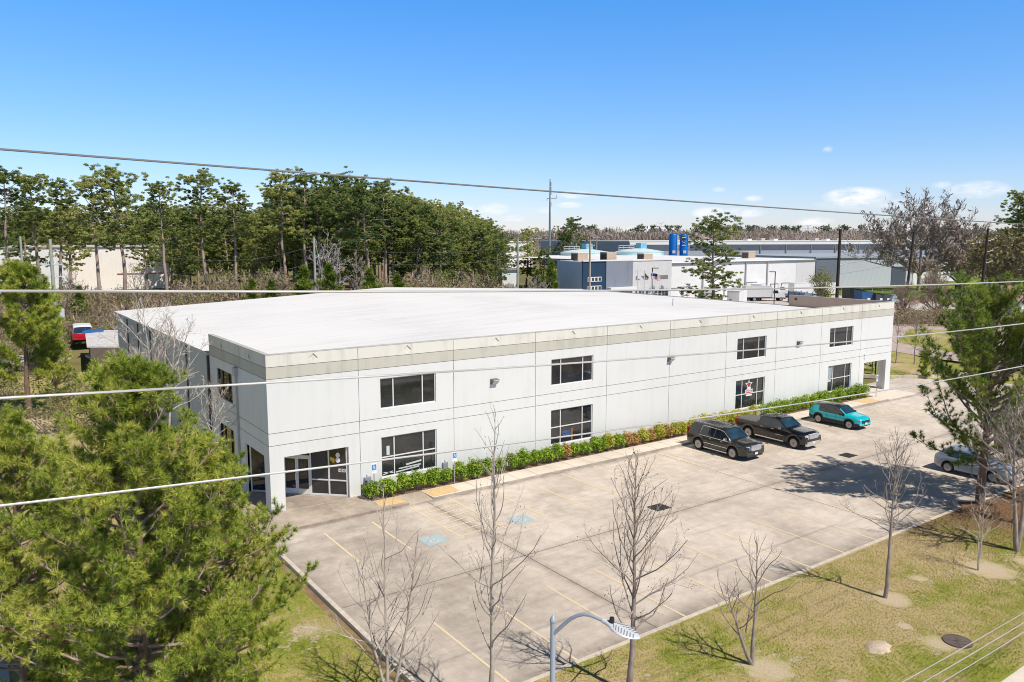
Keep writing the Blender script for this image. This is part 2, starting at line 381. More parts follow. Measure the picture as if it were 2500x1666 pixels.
# kerbs
k = MB()
k.box(-1.5, -21.36, -.28, -1.3, -2.9, .03)
pts = [(-1.5, -21.27), (31.5, -21.27), (32.45, -20.53), (33.5, -21.43), (60, -21.75), (88, -22)]
for p, q in zip(pts[:-1], pts[1:]):
    p, q = np.array(p), np.array(q); d = q-p; n = np.array([-d[1], d[0]])/np.linalg.norm(d)*.085
    k.add([(*(p-n), -.05), (*(q-n), -.05), (*(q+n), -.05), (*(p+n), -.05), (*(p-n), .145), (*(q-n), .145), (*(q+n), .145), (*(p+n), .145)],
          [(4, 5, 6, 7), (0, 1, 5, 4), (1, 2, 6, 5), (2, 3, 7, 6), (3, 0, 4, 7)])
struct(k.build('kerb', KERB))
k = MB()   # raised kerb on the far side of the lot by the gate
pts = [(66.5, 7.7), (69.0, 3.9), (73, 1.2), (80, -.5)]
for p, q in zip(pts[:-1], pts[1:]):
    p, q = np.array(p), np.array(q); d = q-p; n = np.array([-d[1], d[0]])/np.linalg.norm(d)*.12
    k.add([(*(p-n), -.2), (*(q-n), -.2), (*(q+n), -.2), (*(p+n), -.2), (*(p-n), .2), (*(q-n), .2), (*(q+n), .2), (*(p+n), .2)],
          [(4, 5, 6, 7), (0, 1, 5, 4), (1, 2, 6, 5), (2, 3, 7, 6), (3, 0, 4, 7)])
struct(k.build('far_kerb', KERB))
b = MB(); b.box(-1.85, -21.4, -.3, -1.502, 1.3, -.155); struct(b.build('edge_shade', mat('edge_shade_brown', (.20, .115, .07), .95, c2=(.30, .24, .10), scale=1.6, bump=.5)))  # brown strip painted for the shade where the slab drops to the lawn
# walk along the front, ramps, entrance slabs, planting bed
wk = MB(); wk.prism([(-1.5, -2.84), (6.9, -2.84), (6.9, -1.36), (5.3, -1.36), (5.3, 4.6), (-1.5, 4.6)], 'z', -.3, .12)
wk = struct(wk.build('entrance_pavement', [WALK2]))
b = MB(); b.prism([(8.5, -2.84), (57.3, -2.84), (57.3, -1.32), (8.5, -1.32)], 'z', -.2, .125); struct(b.build('pavement', WALK))
b = MB(); b.add([(6.9, -2.84, .005), (8.5, -2.84, .005), (8.5, -1.36, .125), (6.9, -1.36, .125), (6.9, -2.84, -.2), (8.5, -2.84, -.2)], [(0, 1, 2, 3), (0, 4, 5, 1)]); struct(b.build('kerb_ramp', WALK2))
b = MB(); b.prism([(57.3, -2.84), (62.2, -2.84), (62.2, 4.4), (56.9, 4.4), (56.9, 0.0), (57.3, -.05)], 'z', -.2, .12); struct(b.build('east_pavement', WALK))
b = MB()
for x in np.arange(8.5+1.52, 57, 1.52): line(x, -2.83, x, -1.33, .022, .130, b)
b.build('joint_line', mat('walk_joint', (.20, .17, .14), .9, var=0), bpy.data.objects['pavement'])
b = MB(); line(-1.45, -.12, .0, -.12, .05, .124, b); line(.8, -.12, 5.2, -.14, .04, .124, b); line(3.1, -2.8, 3.1, -.2, .02, .124, b); line(-1.28, -2.8, -1.28, 4.5, .06, .124, b)
b.build('joint_line', KERB, wk)
PADY = mat('ramp_yellow', (.72, .52, .25), .85, c2=(.60, .42, .22), scale=5)
b = MB(); b.quad((5.35, -2.55, .126), (6.85, -2.62, .126), (6.85, -1.5, .126), (5.35, -1.38, .126)); b.build('ramp_pad', PADY, wk)
b = MB(); b.quad((8.58, -2.70, .131), (10.4, -2.62, .131), (10.4, -1.42, .131), (8.58, -1.42, .131)); b.build('ramp_pad', PADY, bpy.data.objects['pavement'])
b = MB(); b.quad((53.6, -2.72, .131), (55.9, -2.72, .131), (55.9, -1.45, .131), (53.6, -1.45, .131)); b.build('ramp_pad', PADY, bpy.data.objects['pavement'])
MULCH = mat('mulch', (.26, .17, .11), .95, c2=(.12, .075, .045), scale=9, bump=.5)
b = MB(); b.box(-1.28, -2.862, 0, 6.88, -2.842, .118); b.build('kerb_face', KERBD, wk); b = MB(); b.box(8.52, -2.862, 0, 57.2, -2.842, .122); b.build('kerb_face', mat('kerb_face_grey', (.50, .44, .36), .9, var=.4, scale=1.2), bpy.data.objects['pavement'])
sheet('planting_bed', [(5.32, -1.34), (57.2, -1.30), (57.2, -.012), (5.32, -.012)], .09, MULCH)
b = MB()
rng = random.Random(4)
# drains
for x, y, lab in ((18.15, -11.3, 'black steel drain grate in open concrete near the middle of the lot'), (36.7, -11.35, 'black steel drain grate in the shade of the right pine')):
    t = thing('drain_grate', lab, 'drain grate', (x, y, 0), 0, 'drain grates in the parking lot')
    b = MB(); b.box(x-.55, y-.45, -.02, x+.55, y+.45, .006); b.build('frame', mat('drain_dark', (.035, .033, .03), .6, .3, var=.3), t)
    b = MB()
    for i in range(9): b.box(x-.5, y-.4+i*.093, .007, x+.5, y-.365+i*.093, .016)
    b.build('bars', mat('drain_bar', (.11, .105, .10), .5, .6, var=.3), t)
mh = MB(); cx, cy = 16.2, -28.35
mh.lathe([(.50, .10), (.50, .165), (.47, .172), (.455, .172), (.45, .162), (.02, .165)], 32, (cx, cy, 0))
for a in (R(40), R(130)): mh.obox((cx, cy, .168), (.30*math.cos(a), .30*math.sin(a), 0), (-.02*math.sin(a), .02*math.cos(a), 0), (0, 0, .006))
tag(mh.build('manhole_cover', mat('cast_iron', (.17, .135, .115), .75, .2, var=.4, scale=4), None, 30, loc=(cx, cy, .1)), 'round brown iron manhole cover in the lawn by the kerbside wires', 'manhole cover')
# ant heaps of pale soil
for x, y, r, lab in ((13.4, -26.9, .42, 'crumbly pale soil mound in the lawn, right of the small fork tree'), (9.95, -27.6, .40, 'pale ant mound in the lawn nearest the short leafless tree')):
    b = MB(); rg = random.Random(int(x*10)); n = 14
    V = [(x, y, .30)]; Fc = []
    for i, (rr, h) in enumerate(((.35, .27), (.7, .2), (1.0, .11))):
        for j in range(n):
            a = 2*PI*j/n; q = r*rr*(.8+.4*rg.random()); V.append((x+1.3*q*math.cos(a), y+q*math.sin(a), h+.05*rg.random()*(i < 2)))
    for j in range(n): Fc.append((0, 1+j, 1+(j+1) % n))
    for i in range(2):
        for j in range(n): Fc.append((1+i*n+j, 1+(i+1)*n+j, 1+(i+1)*n+(j+1) % n, 1+i*n+(j+1) % n))
    b.add(V, Fc); tag(b.build('soil_mound', mat('sandy_soil', (.62, .50, .37), .95, var=.35, scale=9, bump=.6), None, 60, loc=(x, y, .12)), lab, 'soil mound', 'soil mounds in the lawn')
# front street
b = MB(); b.box(-60, -32.2, -.3, 140, -30.5, .125); struct(b.build('street_pavement', WALK))
sheet('street', [(-60, -60), (140, -60), (140, -32.5), (-60, -32.5)], -.05, LOT)
b = MB(); b.box(-60, -32.5, -.3, 140, -32.2, .12); struct(b.build('street_kerb', KERB))
sheet('driveway', [(-22, -31), (-12.6, -31), (-12.6, 12), (-22, 12)], -.14, LOT)
PINK = mat('pink_concrete', (.52, .42, .36), .9, var=.22, scale=.6)
sheet('side_road', [(86, -40), (87.5, 8), (90, 16), (122, 33), (133, 27), (150, 10), (170, -40)], -.06, PINK)
sheet('road_median', [(92, 2), (99, 19), (117, 27), (122, 22), (104, 12), (98, -4)], -.04, grassmat('median_grass', .5))
sheet('truck_yard', [(100, 52), (180, 40), (186, 86.6), (90, 86.6), (75, 60)], -.2, mat('yard_concrete', (.58, .53, .48), .9, var=.2, scale=.4))
GG = grassmat('bright_grass', -.35)
sheet('bank_grass', [(176, 60), (300, 40), (380, 80), (330, 170), (200, 110), (186, 90)], -.18, GG)
sheet('track', [(150, 50), (176, 62), (330, 70), (330, 62), (176, 55)], -.14, mat('red_soil', (.34, .22, .17), .95, var=.3, scale=.5))

# grass blades: far too many to count
def blades(name, rect, n, z, seed, m, dens=None):
    rg = np.random.default_rng(seed); x = rg.uniform(rect[0], rect[2], n); y = rg.uniform(rect[1], rect[3], n)
    keep = np.ones(n, bool)
    for rx, ry, rr in RINGS: keep &= (x-rx)**2+(y-ry)**2 > (rr*.75)**2
    if dens is not None: keep &= dens(x, y)
    x, y = x[keep], y[keep]; n = len(x)
    h = rg.uniform(.025, .06, n); a = rg.uniform(0, 2*PI, n); w = rg.uniform(.012, .022, n); tx = rg.normal(0, .035, n); ty = rg.normal(0, .035, n)
    V = np.zeros((n, 3, 3)); V[:, 0] = np.stack([x-w*np.cos(a), y-w*np.sin(a), np.full(n, z)], 1); V[:, 1] = np.stack([x+w*np.cos(a), y+w*np.sin(a), np.full(n, z)], 1)
    V[:, 2] = np.stack([x+tx, y+ty, z+h], 1)
    o = npmesh(name, V.reshape(-1, 3), np.arange(3*n).reshape(-1, 3), m); return struct(o, 'stuff')
blades('grass', (-1.4, -30.4, 42, -21.45), 120000, .12, 3, LAWNM)
blades('side_grass', (-11, -24, -1.9, 2), 60000, -.16, 4, SIDEM)
# ------------------------------------------------------------------ the warehouse
L, D, H, HE = 62.41, 47.3, 8.8, 7.62
JX = [5.28, 11.615, 17.98, 24.36, 30.77, 37.30, 43.80, 50.34, 56.79]
def wallmat(name, c, dirt, k=.5):
    t = NT(name); v = t.mapped((2.2, 2.2, .16)); f = t.noise(1.0, 6, .62, v); g = t.noise(.45, 5, .6)
    s = t.math('ADD', t.math('MULTIPLY', f, .55), t.math('MULTIPLY', g, .45))
    t.L(t.ramp(s, [(.34, tuple(k*a+(1-k)*b for a, b in zip(dirt, c))), (.50, c), (.75, tuple(min(1, x*1.03) for x in c))]), t.b.inputs['Base Color'])
    t.b.inputs['Roughness'].default_value = .85; t.b.inputs['Specular IOR Level'].default_value = .25
    t.bump(t.noise(30, 3), .06, .01); return t.m
W0 = wallmat('wall_paint', (.695, .705, .685), (.60, .595, .53), .42)
W1 = wallmat('band_paint', (.535, .52, .44), (.40, .385, .31), .75)
W2 = wallmat('top_paint', (.70, .685, .605), (.50, .475, .39), .75)
INNER = wallmat('bare_panel', (.50, .36, .27), (.40, .29, .22), .6)
GRV = mat('groove', (.34, .33, .31), .9, var=.1)
SIDE = wallmat('side_paint', (.52, .52, .52), (.44, .43, .42), .8)
JD = mat('side_joint', (.07, .07, .075), .8, var=.2)
ALU = mat('white_aluminium', (.74, .74, .73), .45, 0, var=.06)
def glassmat(name, base=(.012, .014, .016), ior=1.7):
    t = NT(name); t.b.inputs['Base Color'].default_value = (*base, 1); t.b.inputs['Roughness'].default_value = .03; t.b.inputs['IOR'].default_value = ior
    f = t.noise(.7, 4, .6); t.L(t.ramp(f, [(.35, base), (.7, tuple(x*2.6+.006 for x in base))]), t.b.inputs['Base Color'])
    t.bump(t.noise(.55, 2), .035, .05); return t.m
GLASS = glassmat('dark_glass')
WINS = [(6.62, 10.36), (19.33, 23.08), (38.68, 42.46), (51.70, 55.46)]
OPEN = [(.80, 4.56), (57.62, 61.50)]
wh = thing('warehouse', 'long white two-storey tilt-up office warehouse with beige bands and flat white roof', 'building', (0, 0, 0))
def gridwall(b, us, zs, cell, P, flip=False):
    us, zs = sorted(set(round(u, 4) for u in us)), sorted(set(round(z, 4) for z in zs))
    nu, nz = len(us)-1, len(zs)-1; info = {}
    def q(a, c, d, e, mi): b.quad(*(P(*x) for x in (a, c, d, e)), mi)
    for i in range(nu):
        for j in range(nz):
            u0, u1, z0, z1 = us[i], us[i+1], zs[j], zs[j+1]
            dep, mi, hole, dia = cell((u0+u1)/2, (z0+z1)/2); info[i, j] = (dep, mi)
            if hole: continue
            if dia:
                cu, cz, r = dia; tp = [(cu-r, cz), (cu, cz-r), (cu+r, cz), (cu, cz+r)]
                Lp, Bp, Rp, Tp = [(x, 0.0, z) for x, z in tp]
                BL, BR, TR, TL = (u0, 0., z0), (u1, 0., z0), (u1, 0., z1), (u0, 0., z1)
                for tri in ((BL, BR, Bp), (BR, TR, Rp), (TR, TL, Tp), (TL, BL, Lp), (BL, Bp, Lp), (BR, Rp, Bp), (TR, Tp, Rp), (TL, Lp, Tp)):
                    b.add([P(*x) for x in tri], [(0, 1, 2)], mi)
                ins = [(x, .055, z) for x, z in tp]; out = [Lp, Bp, Rp, Tp]
                for a in range(4): q(out[a], out[(a+1) % 4], ins[(a+1) % 4], ins[a], mi)
                q(*ins, mi)
            else: q((u0, dep, z0), (u1, dep, z0), (u1, dep, z1), (u0, dep, z1), mi)
    for i in range(nu+1):
        for j in range(nz):
            A = info.get((i-1, j)); B = info.get((i, j))
            if A and B and abs(A[0]-B[0]) > 1e-5: q((us[i], A[0], zs[j]), (us[i], B[0], zs[j]), (us[i], B[0], zs[j+1]), (us[i], A[0], zs[j+1]), 3 if max(A[0], B[0]) < .1 else min((A, B))[1])
    for i in range(nu):
        for j in range(nz+1):
            A = info.get((i, j-1)); B = info.get((i, j))
            if A and B and abs(A[0]-B[0]) > 1e-5: q((us[i], A[0], zs[j]), (us[i+1], A[0], zs[j]), (us[i+1], B[0], zs[j]), (us[i], B[0], zs[j]), 3 if max(A[0], B[0]) < .1 else min((A, B))[1])
GZ = [3.83, 4.52, 7.49, 8.14]; gw = .015
def paint(z): return 2 if z > 8.14 else (1 if z > 7.49 else 0)
def make_wall(name, us_j, wins, opens, dias, u0, u1, P, mats, rec=.13, orec=.28):
    us = [u0, u1]; zs = [-.05, H]
    for j in us_j: us += [j-gw, j+gw]
    for z in GZ: zs += [z-gw, z+gw]
    for a, c, z0, z1 in wins: us += [a, c]; zs += [z0, z1]
    for a, c, z1 in opens: us += [a, c]; zs += [z1]
    for d in dias: us += [d-.28, d+.28]
    zs += [8.19, 8.73]
    def cell(u, z):
        for a, c, z0, z1 in wins:
            if a < u < c and z0 < z < z1: return (rec, 0, True, None)
        for a, c, z1 in opens:
            if a < u < c and z < z1: return (orec, 0, True, None)
        for d in dias:
            if abs(u-d) < .28 and 8.19 < z < 8.73: return (0., paint(z), False, (d, 8.46, .25))
        if any(abs(u-j) < gw for j in us_j) or any(abs(z-g) < gw for g in GZ): return (.025, 3, False, None)
        return (0., paint(z), False, None)
    b = MB(); gridwall(b, us, zs, cell, P); return b.build(name, mats, wh)
MW = [W0, W1, W2, GRV]
wins = [(a, c, .90, 3.36) for a, c in WINS]+[(a, c, 5.05, 6.87) for a, c in WINS]
make_wall('wall', JX, wins, [(a, c, 3.13) for a, c in OPEN], [2.65, 8.45, 14.80, 21.17, 27.57, 34.03, 40.55, 47.07, 53.56, 59.6], 0, L, lambda u, d, z: (u, d, z), MW)
DL = 11.43
make_wall('wall', [], [(6.5, 9.78, 5.05, 6.87), (6.5, 9.78, .9, 3.36)], [(.89, 4.45, 3.13)], [2.83, 8.42], 0, DL, lambda u, d, z: (d, u, z), MW)
make_wall('wall', [5.56], [], [(.89, 4.45, 3.13)], [2.83, 8.42], 0, 11.87, lambda u, d, z: (L-d, u, z), MW)
# rear and low side walls
b = MB()
js = [17.9, 24.4, 30.6, 36.0, 41.3]
ys = [DL]+[v for j in js for v in (j-.11, j+.11)]+[D]
for i in range(len(ys)-1):
    y0, y1 = ys[i], ys[i+1]
    if i % 2 == 0: b.quad((.06, y1, -.3), (.06, y0, -.3), (.06, y0, HE-.05), (.06, y1, HE-.05), 0)
    else: b.box(-.02, y0, -.3, .10, y1, HE-.25, 1)
b.quad((0, DL, 0), (.3, DL, 0), (.3, DL, H), (0, DL, H), 2)
b.quad((.06, D, -.3), (L-.06, D, -.3), (L-.06, D, HE), (.06, D, HE), 0)
b.add([(.06, D, HE), (L-.06, D, HE), (30.6, D, 8.93)], [(0, 1, 2)], 0)
b.quad((L-.06, 11.87, -.3), (L-.06, D, -.3), (L-.06, D, HE), (L-.06, 11.87, HE), 0)
b.build('side_wall', [SIDE, JD, W0], wh)
# parapet backs and caps
b = MB(); b.box(.26, .25, 6.8, L-.26, .258, H-.002); b.box(.25, .26, 6.8, .258, DL-.01, H-.002); b.box(L-.258, .26, 6.8, L-.25, 11.86, H-.002)
b.box(L-.262, 5.545, 6.8, L-.259, 5.575, H-.004); 
b.build('parapet_back', INNER, wh)
b = MB(); b.box(-.012, -.012, H, L+.012, .27, H+.035); b.box(-.012, .27, H, .27, DL+.01, H+.034); b.box(L-.27, .27, H, L+.012, 11.88, H+.034)
b.build('parapet_cap', mat('cap_metal', (.56, .545, .50), .6, var=.25, scale=.9), wh)
b = MB(); b.box(L-.266, 10.8, 8.28, L-.262, 11.15, 8.55); b.build('scupper', mat('scupper_rust', (.14, .05, .035), .8, var=.3), wh)
# roof membrane
t = NT('roof_membrane'); v = t.mapped((.12, 1.1, 1), (0, 0, .06)); f = t.noise(1, 7, .7, v); g = t.noise(.09, 5, .6); h = t.noise(3.0, 5, .75, t.mapped((.25, 1.3, 1)))
c = t.ramp(t.math('ADD', t.math('MULTIPLY', f, .5), t.math('MULTIPLY', g, .5)), [(.34, (.65, .64, .62)), (.50, (.755, .75, .73)), (.62, (.785, .78, .76))])
c = t.mix(t.math('MULTIPLY', t.ramp(h, [(.66, 0.0), (.76, 1.0)]), .35), c, (.42, .40, .37))
bk_ = t.new('ShaderNodeTexBrick'); bk_.inputs['Scale'].default_value = 1; bk_.inputs['Brick Width'].default_value = 30; bk_.inputs['Row Height'].default_value = 3.05; bk_.inputs['Mortar Size'].default_value = .07; t.L(t.tc(), bk_.inputs['Vector']); c = t.mix(t.math('MULTIPLY', bk_.outputs['Fac'], .20), c, (.45, .43, .40))
t.L(c, t.b.inputs['Base Color']); t.b.inputs['Roughness'].default_value = .75; t.b.inputs['Specular IOR Level'].default_value = .25
ROOF = t.m
XR, ZF, ZB = 30.6, 8.72, 8.99
b = MB()
def rz(x, y): return HE+(ZF+(ZB-ZF)*y/D-HE)*(1-abs(x-XR)/(XR+.15))
for y0, y1, xl, xr in ((.27, DL, .27, L-.27), (DL, D+.15, -.15, L+.15)):
    b.quad((xl, y0, rz(xl, y0)), (XR, y0, rz(XR, y0)), (XR, y1, rz(XR, y1)), (xl, y1, rz(xl, y1)))
    b.quad((XR, y0, rz(XR, y0)), (xr, y0, rz(xr, y0)), (xr, y1, rz(xr, y1)), (XR, y1, rz(XR, y1)))
rf = b.build('roof', ROOF, wh)
b = MB()
b.box(-.17, DL, HE-.13, -.15, D+.17, HE+.03); b.box(L+.15, 12, HE-.13, L+.17, D+.17, HE+.03)
b.quad((-.16, D+.16, HE-.1), (XR, D+.16, ZB-.1), (XR, D+.16, ZB+.03), (-.16, D+.16, HE+.03)); b.quad((XR, D+.16, ZB-.1), (L+.16, D+.16, HE-.1), (L+.16, D+.16, HE+.03), (XR, D+.16, ZB+.03))
b.build('roof_edge', mat('roof_edge_metal', (.62, .61, .58), .6, var=.15), rf)
b = MB()
p = AT(1690, 742, 20); b.tube([(46.5, 14.5, rz(46.5, 14.5)-.05), (46.5, 14.5, rz(46.5, 14.5)+.55), (46.42, 14.4, rz(46.5, 14.5)+.75)], .045, 8)
b.build('vent_pipe', mat('vent_grey', (.45, .44, .42), .6), rf, 40)
# windows
BLK = mat('window_gasket', (.05, .05, .052), .6)
def window(P, u0, u1, z0, z1, bars, hb, rec=.13, trim=True):
    """P(u, depth, z) -> world; aluminium frame with panes behind it"""
    b = MB(); w = .055
    def bx(a, c, e, f, d0, d1):
        q = [P(a, d0, e), P(c, d0, e), P(c, d0, f), P(a, d0, f), P(a, d1, e), P(c, d1, e), P(c, d1, f), P(a, d1, f)]
        b.add(q, [(0, 1, 2, 3), (7, 6, 5, 4), (0, 4, 5, 1), (1, 5, 6, 2), (2, 6, 7, 3), (3, 7, 4, 0)])
    d0, d1 = rec-.05, rec+.03
    bx(u0, u1, z0, z0+w, d0, d1); bx(u0, u1, z1-w, z1, d0, d1); bx(u0, u0+w, z0+w, z1-w, d0, d1); bx(u1-w, u1, z0+w, z1-w, d0, d1)
    for f in bars: m = u0+(u1-u0)*f; bx(m-.032, m+.032, z0+w, z1-w, d0+.004, d1)
    ed = [u0+w]+[u0+(u1-u0)*f for f in bars]+[u1-w]
    for f in hb:
        m = z0+(z1-z0)*f
        for a, c in zip(ed[:-1], ed[1:]): bx(a+(.032 if a != ed[0] else 0), c-(.032 if c != ed[-1] else 0), m-.03, m+.03, d0+.006, d1)
    fr = b.build('window', ALU, wh)
    b = MB(); b.quad(P(u0+.01, rec+.012, z0+.01), P(u1-.01, rec+.012, z0+.01), P(u1-.01, rec+.012, z1-.01), P(u0+.01, rec+.012, z1-.01)); b.build('pane', GLASS, fr)
    return fr
PF = lambda u, d, z: (u, d, z)
PL = lambda u, d, z: (d, u, z)
wo = []
for a, c in WINS:
    window(PF, a, c, 5.05, 6.87, (.235, .76), ()); wo.append(window(PF, a, c, .90, 3.36, (.235, .76), (.49,)))
t = NT('amber_glass'); t.b.inputs['Roughness'].default_value = .04; t.b.inputs['IOR'].default_value = 1.6
t.L(t.ramp(t.noise(1.5, 5), [(.35, (.02, .014, .006)), (.7, (.10, .065, .02))]), t.b.inputs['Base Color'])
GL2 = t.m
_g = GLASS; GLASS = GL2
DKF = mat('dark_bronze_frame', (.05, .045, .04), .5); _a = ALU; ALU = DKF
for z0, z1 in ((5.05, 6.87), (.9, 3.36)): window(PL, 6.5, 9.78, z0, z1, (.3, .72), ())
GLASS = _g; ALU = _a
# things seen behind the glass: logo of the tenant, stacked boards
RED, WHT, NVY = mat('sign_red', (.55, .03, .03), .5, var=.05), mat('sign_white', (.8, .8, .8), .5, var=.04), mat('sign_navy', (.03, .04, .10), .5, var=.05)
def star(b, cx, cz, r, r2, y, mi=0, rot=0):
    V = [(cx, y, cz)]
    for i in range(10):
        a = PI/2+rot+i*PI/5; q = r if i % 2 == 0 else r2; V.append((cx+q*math.cos(a), y, cz+q*math.sin(a)*1.15))
    b.add(V, [(0, 1+i, 1+(i+1) % 10) for i in range(10)], mi)
g = MB(); y = .134; cx = 40.55
star(g, cx-.02, 2.83, .50, .20, y, 0); star(g, cx-.02, 2.83, .36, .14, y-.004, 2); star(g, cx-.02, 2.86, .27, .11, y-.008, 1)
g.quad((cx-.22, y-.012, 2.48), (cx+.18, y-.012, 2.48), (cx+.14, y-.012, 2.66), (cx-.18, y-.012, 2.66), 0)
g.box(cx-.5, y-.006, 2.17, cx+.5, y, 2.44, 0); g.box(cx-.42, y-.010, 2.125, cx+.42, y-.004, 2.215, 1); g.box(cx-.38, y-.006, 1.88, cx+.42, y, 2.02, 0)
lg = g.build('window_logo', [WHT, RED, NVY], wo[2])
text('logo_lettering', 'LONE STAR', .185, (cx, y-.014, 2.315), (PI/2, 0, 0), NVY, wh)
# storefronts in the two corner recesses
def storefront(A, B, cuts, door, name='entrance_front'):
    """glazed wall from A to B (x, y): cuts = metres along it, door = (start, end)"""
    A, B = np.array(A), np.array(B); d = B-A; LN = np.linalg.norm(d); d /= LN; n = np.array([d[1], -d[0]])
    if n[1] > 0: n = -n
    z0, z1 = .125, 3.27
    def P(u, dep, z): q = A+d*u-n*dep; return (q[0], q[1], z)
    b = MB()
    def bx(a, c, e, f, d0=-.04, d1=.05):
        q = [P(a, d0, e), P(c, d0, e), P(c, d0, f), P(a, d0, f), P(a, d1, e), P(c, d1, e), P(c, d1, f), P(a, d1, f)]
        b.add(q, [(0, 1, 2, 3), (7, 6, 5, 4), (0, 4, 5, 1), (1, 5, 6, 2), (2, 6, 7, 3), (3, 7, 4, 0)])
    bx(0, LN, z1-.07, z1); 
    for u in cuts: bx(u-.04, u+.04, z0, z1-.07)
    for a, c in zip(cuts[:-1], cuts[1:]):
        if abs(a-door[0]) < .01: bx(a+.04, c-.04, 2.36, 2.46)
        else: bx(a+.04, c-.04, z0, z0+.09); bx(a+.04, c-.04, 1.02, 1.09)
    fr = b.build(name, ALU, wh)
    b = MB(); b.quad(P(0, .01, z0), P(LN, .01, z0), P(LN, .01, z1), P(0, .01, z1)); b.build('pane', GLASS, fr)
    m = (door[0]+door[1])/2
    for u0, u1, hs in ((door[0]+.045, m-.006, 1), (m+.006, door[1]-.045, -1)):
        b = MB()
        bx(u0, u1, z0+.01, z0+.33, -.05, .0); bx(u0, u1, 2.25, 2.35, -.05, .0); bx(u0, u0+.085, z0+.33, 2.25, -.05, .0); bx(u1-.085, u1, z0+.33, 2.25, -.05, .0)
        dr = b.build('door', ALU, wh)
        b = MB(); hu = (u1-.05) if hs == 1 else (u0+.05)
        b.tube([P(hu, -.05, 1.0), P(hu, -.13, 1.0), P(hu, -.13, 1.35), P(hu, -.05, 1.35)], .02, 8)
        b.build('handle', mat('pull_white', (.8, .8, .78), .3), dr, 40)
    return P
P1 = storefront((4.56, .20), (.28, 4.45), [.04, 1.14, 2.26, 3.96, 5.0, 5.99], (2.26, 3.96))
P2 = storefront((L-4.56, .20), (L-.28, 4.45), [.04, 1.14, 2.26, 3.96, 5.0, 5.99], (2.26, 3.96))
for lf in (True, False):     # soffits, pillar backs, short return walls of the two recesses
    def X(x): return x if lf else L-x
    def bxx(x0, y0, z0, x1, y1, z1): b.box(min(X(x0), X(x1)), y0, z0, max(X(x0), X(x1)), y1, z1)
    b = MB(); bxx(.26, .26, 3.28, 4.6, 4.6, 3.34); b.build('soffit', W0, wh)
    b = MB(); b.quad((X(.28), .89, -.05), (X(.80), .89, -.05), (X(.80), .89, 3.28), (X(.28), .89, 3.28)); b.quad((X(.80), .28, -.05), (X(.80), .89, -.05), (X(.80), .89, 3.28), (X(.80), .28, 3.28)); b.build('pillar_face', W0, wh)
    b = MB(); bxx(.14, 4.45, -.05, .28, 4.6, 3.28); b.build('return_wall', W0, wh)
# papers and stored things just behind the panes
PAPER = mat('window_paper', (.62, .64, .62), .6, var=.1); BLIND = mat('window_blind', (.34, .40, .44), .6, var=.15)
def behind(nm, m, fr, *qs):
    b = MB()
    for x0, x1, z0, z1, sk in qs: b.quad((x0, .139, z0), (x1, .139, z0+sk), (x1, .139, z1+sk), (x0, .139, z1))
    b.build(nm, m, fr)
behind('window_paper', PAPER, wo[0], (7.02, 7.22, 2.2, 2.75, 0)); behind('stored_board', PAPER, wo[0], (7.62, 9.2, 1.02, 1.10, .12), (7.8, 9.3, 1.2, 1.28, .05), (8.3, 9.35, 1.36, 1.47, .1), (6.75, 7.4, 1.0, 1.06, .14), (6.8, 7.45, 1.14, 1.2, -.1))
behind('stored_crate', mat('crate_blue', (.06, .10, .22), .6), wo[1], (20.4, 21.1, 1.55, 1.75, 0), (20.45, 21.2, 1.3, 1.5, .05)); behind('ladder', mat('ladder_orange', (.5, .14, .03), .5), wo[1], (21.25, 21.36, 1.0, 1.85, 0))
behind('window_blind', BLIND, wo[3], (51.78, 52.5, 2.16, 3.26, 0)); behind('window_paper', PAPER, wo[3], (51.8, 52.45, 1.86, 2.02, 0))
# house number and decals on the entrance glass
q = P1(.32, -.012, 1.66); ang = math.atan2(4.25, -4.28)-PI
b = MB(); A_ = [P1(.10, -.006, 1.56), P1(.56, -.006, 1.56), P1(.56, -.006, 1.76), P1(.10, -.006, 1.76)]; b.quad(*A_); b.build('number_plate', WHT, wh)
text('house_number', '4553', .19, q, (PI/2, 0, ang), mat('number_black', (.03, .03, .03), .5, var=0), wh)
b = MB()
def blob(u, z, ru, rz_, mi, dep): b.add([P1(u+ru*math.cos(a), dep, z+rz_*math.sin(a)) for a in np.linspace(0, 2*PI, 14, endpoint=False)], [list(range(14))], mi)
blob(.58, 2.55, .13, .16, 0, -.008); blob(.58, 2.26, .15, .15, 0, -.011); blob(.86, 2.24, .09, .17, 1, -.006); blob(.98, 2.32, .07, .13, 1, -.009); b.build('window_decal', [WHT, mat('decal_yellow', (.75, .48, .02), .5, var=.05)], wh)
# downspout and collector box on the left return
GRY = mat('galvanised', (.50, .51, .52), .5, .2, var=.15)
b = MB(); b.box(-.20, 5.15, 6.95, -.002, 5.62, 7.46); b.box(-.13, 5.3, -.1, -.003, 5.45, 6.95); b.build('downspout', GRY, wh)
b = MB(); b.box(-.12, DL+.05, -.1, .05, DL+.3, 7.4); b.build('downspout', JD, wh)
# rust streak that ran down a panel joint
b = MB(); b.box(11.59, -.006, 6.2, 11.65, -.002, 7.2); b.build('rust_stain', mat('rust', (.42, .19, .05), .9, c2=(.62, .42, .22), scale=4), wh)
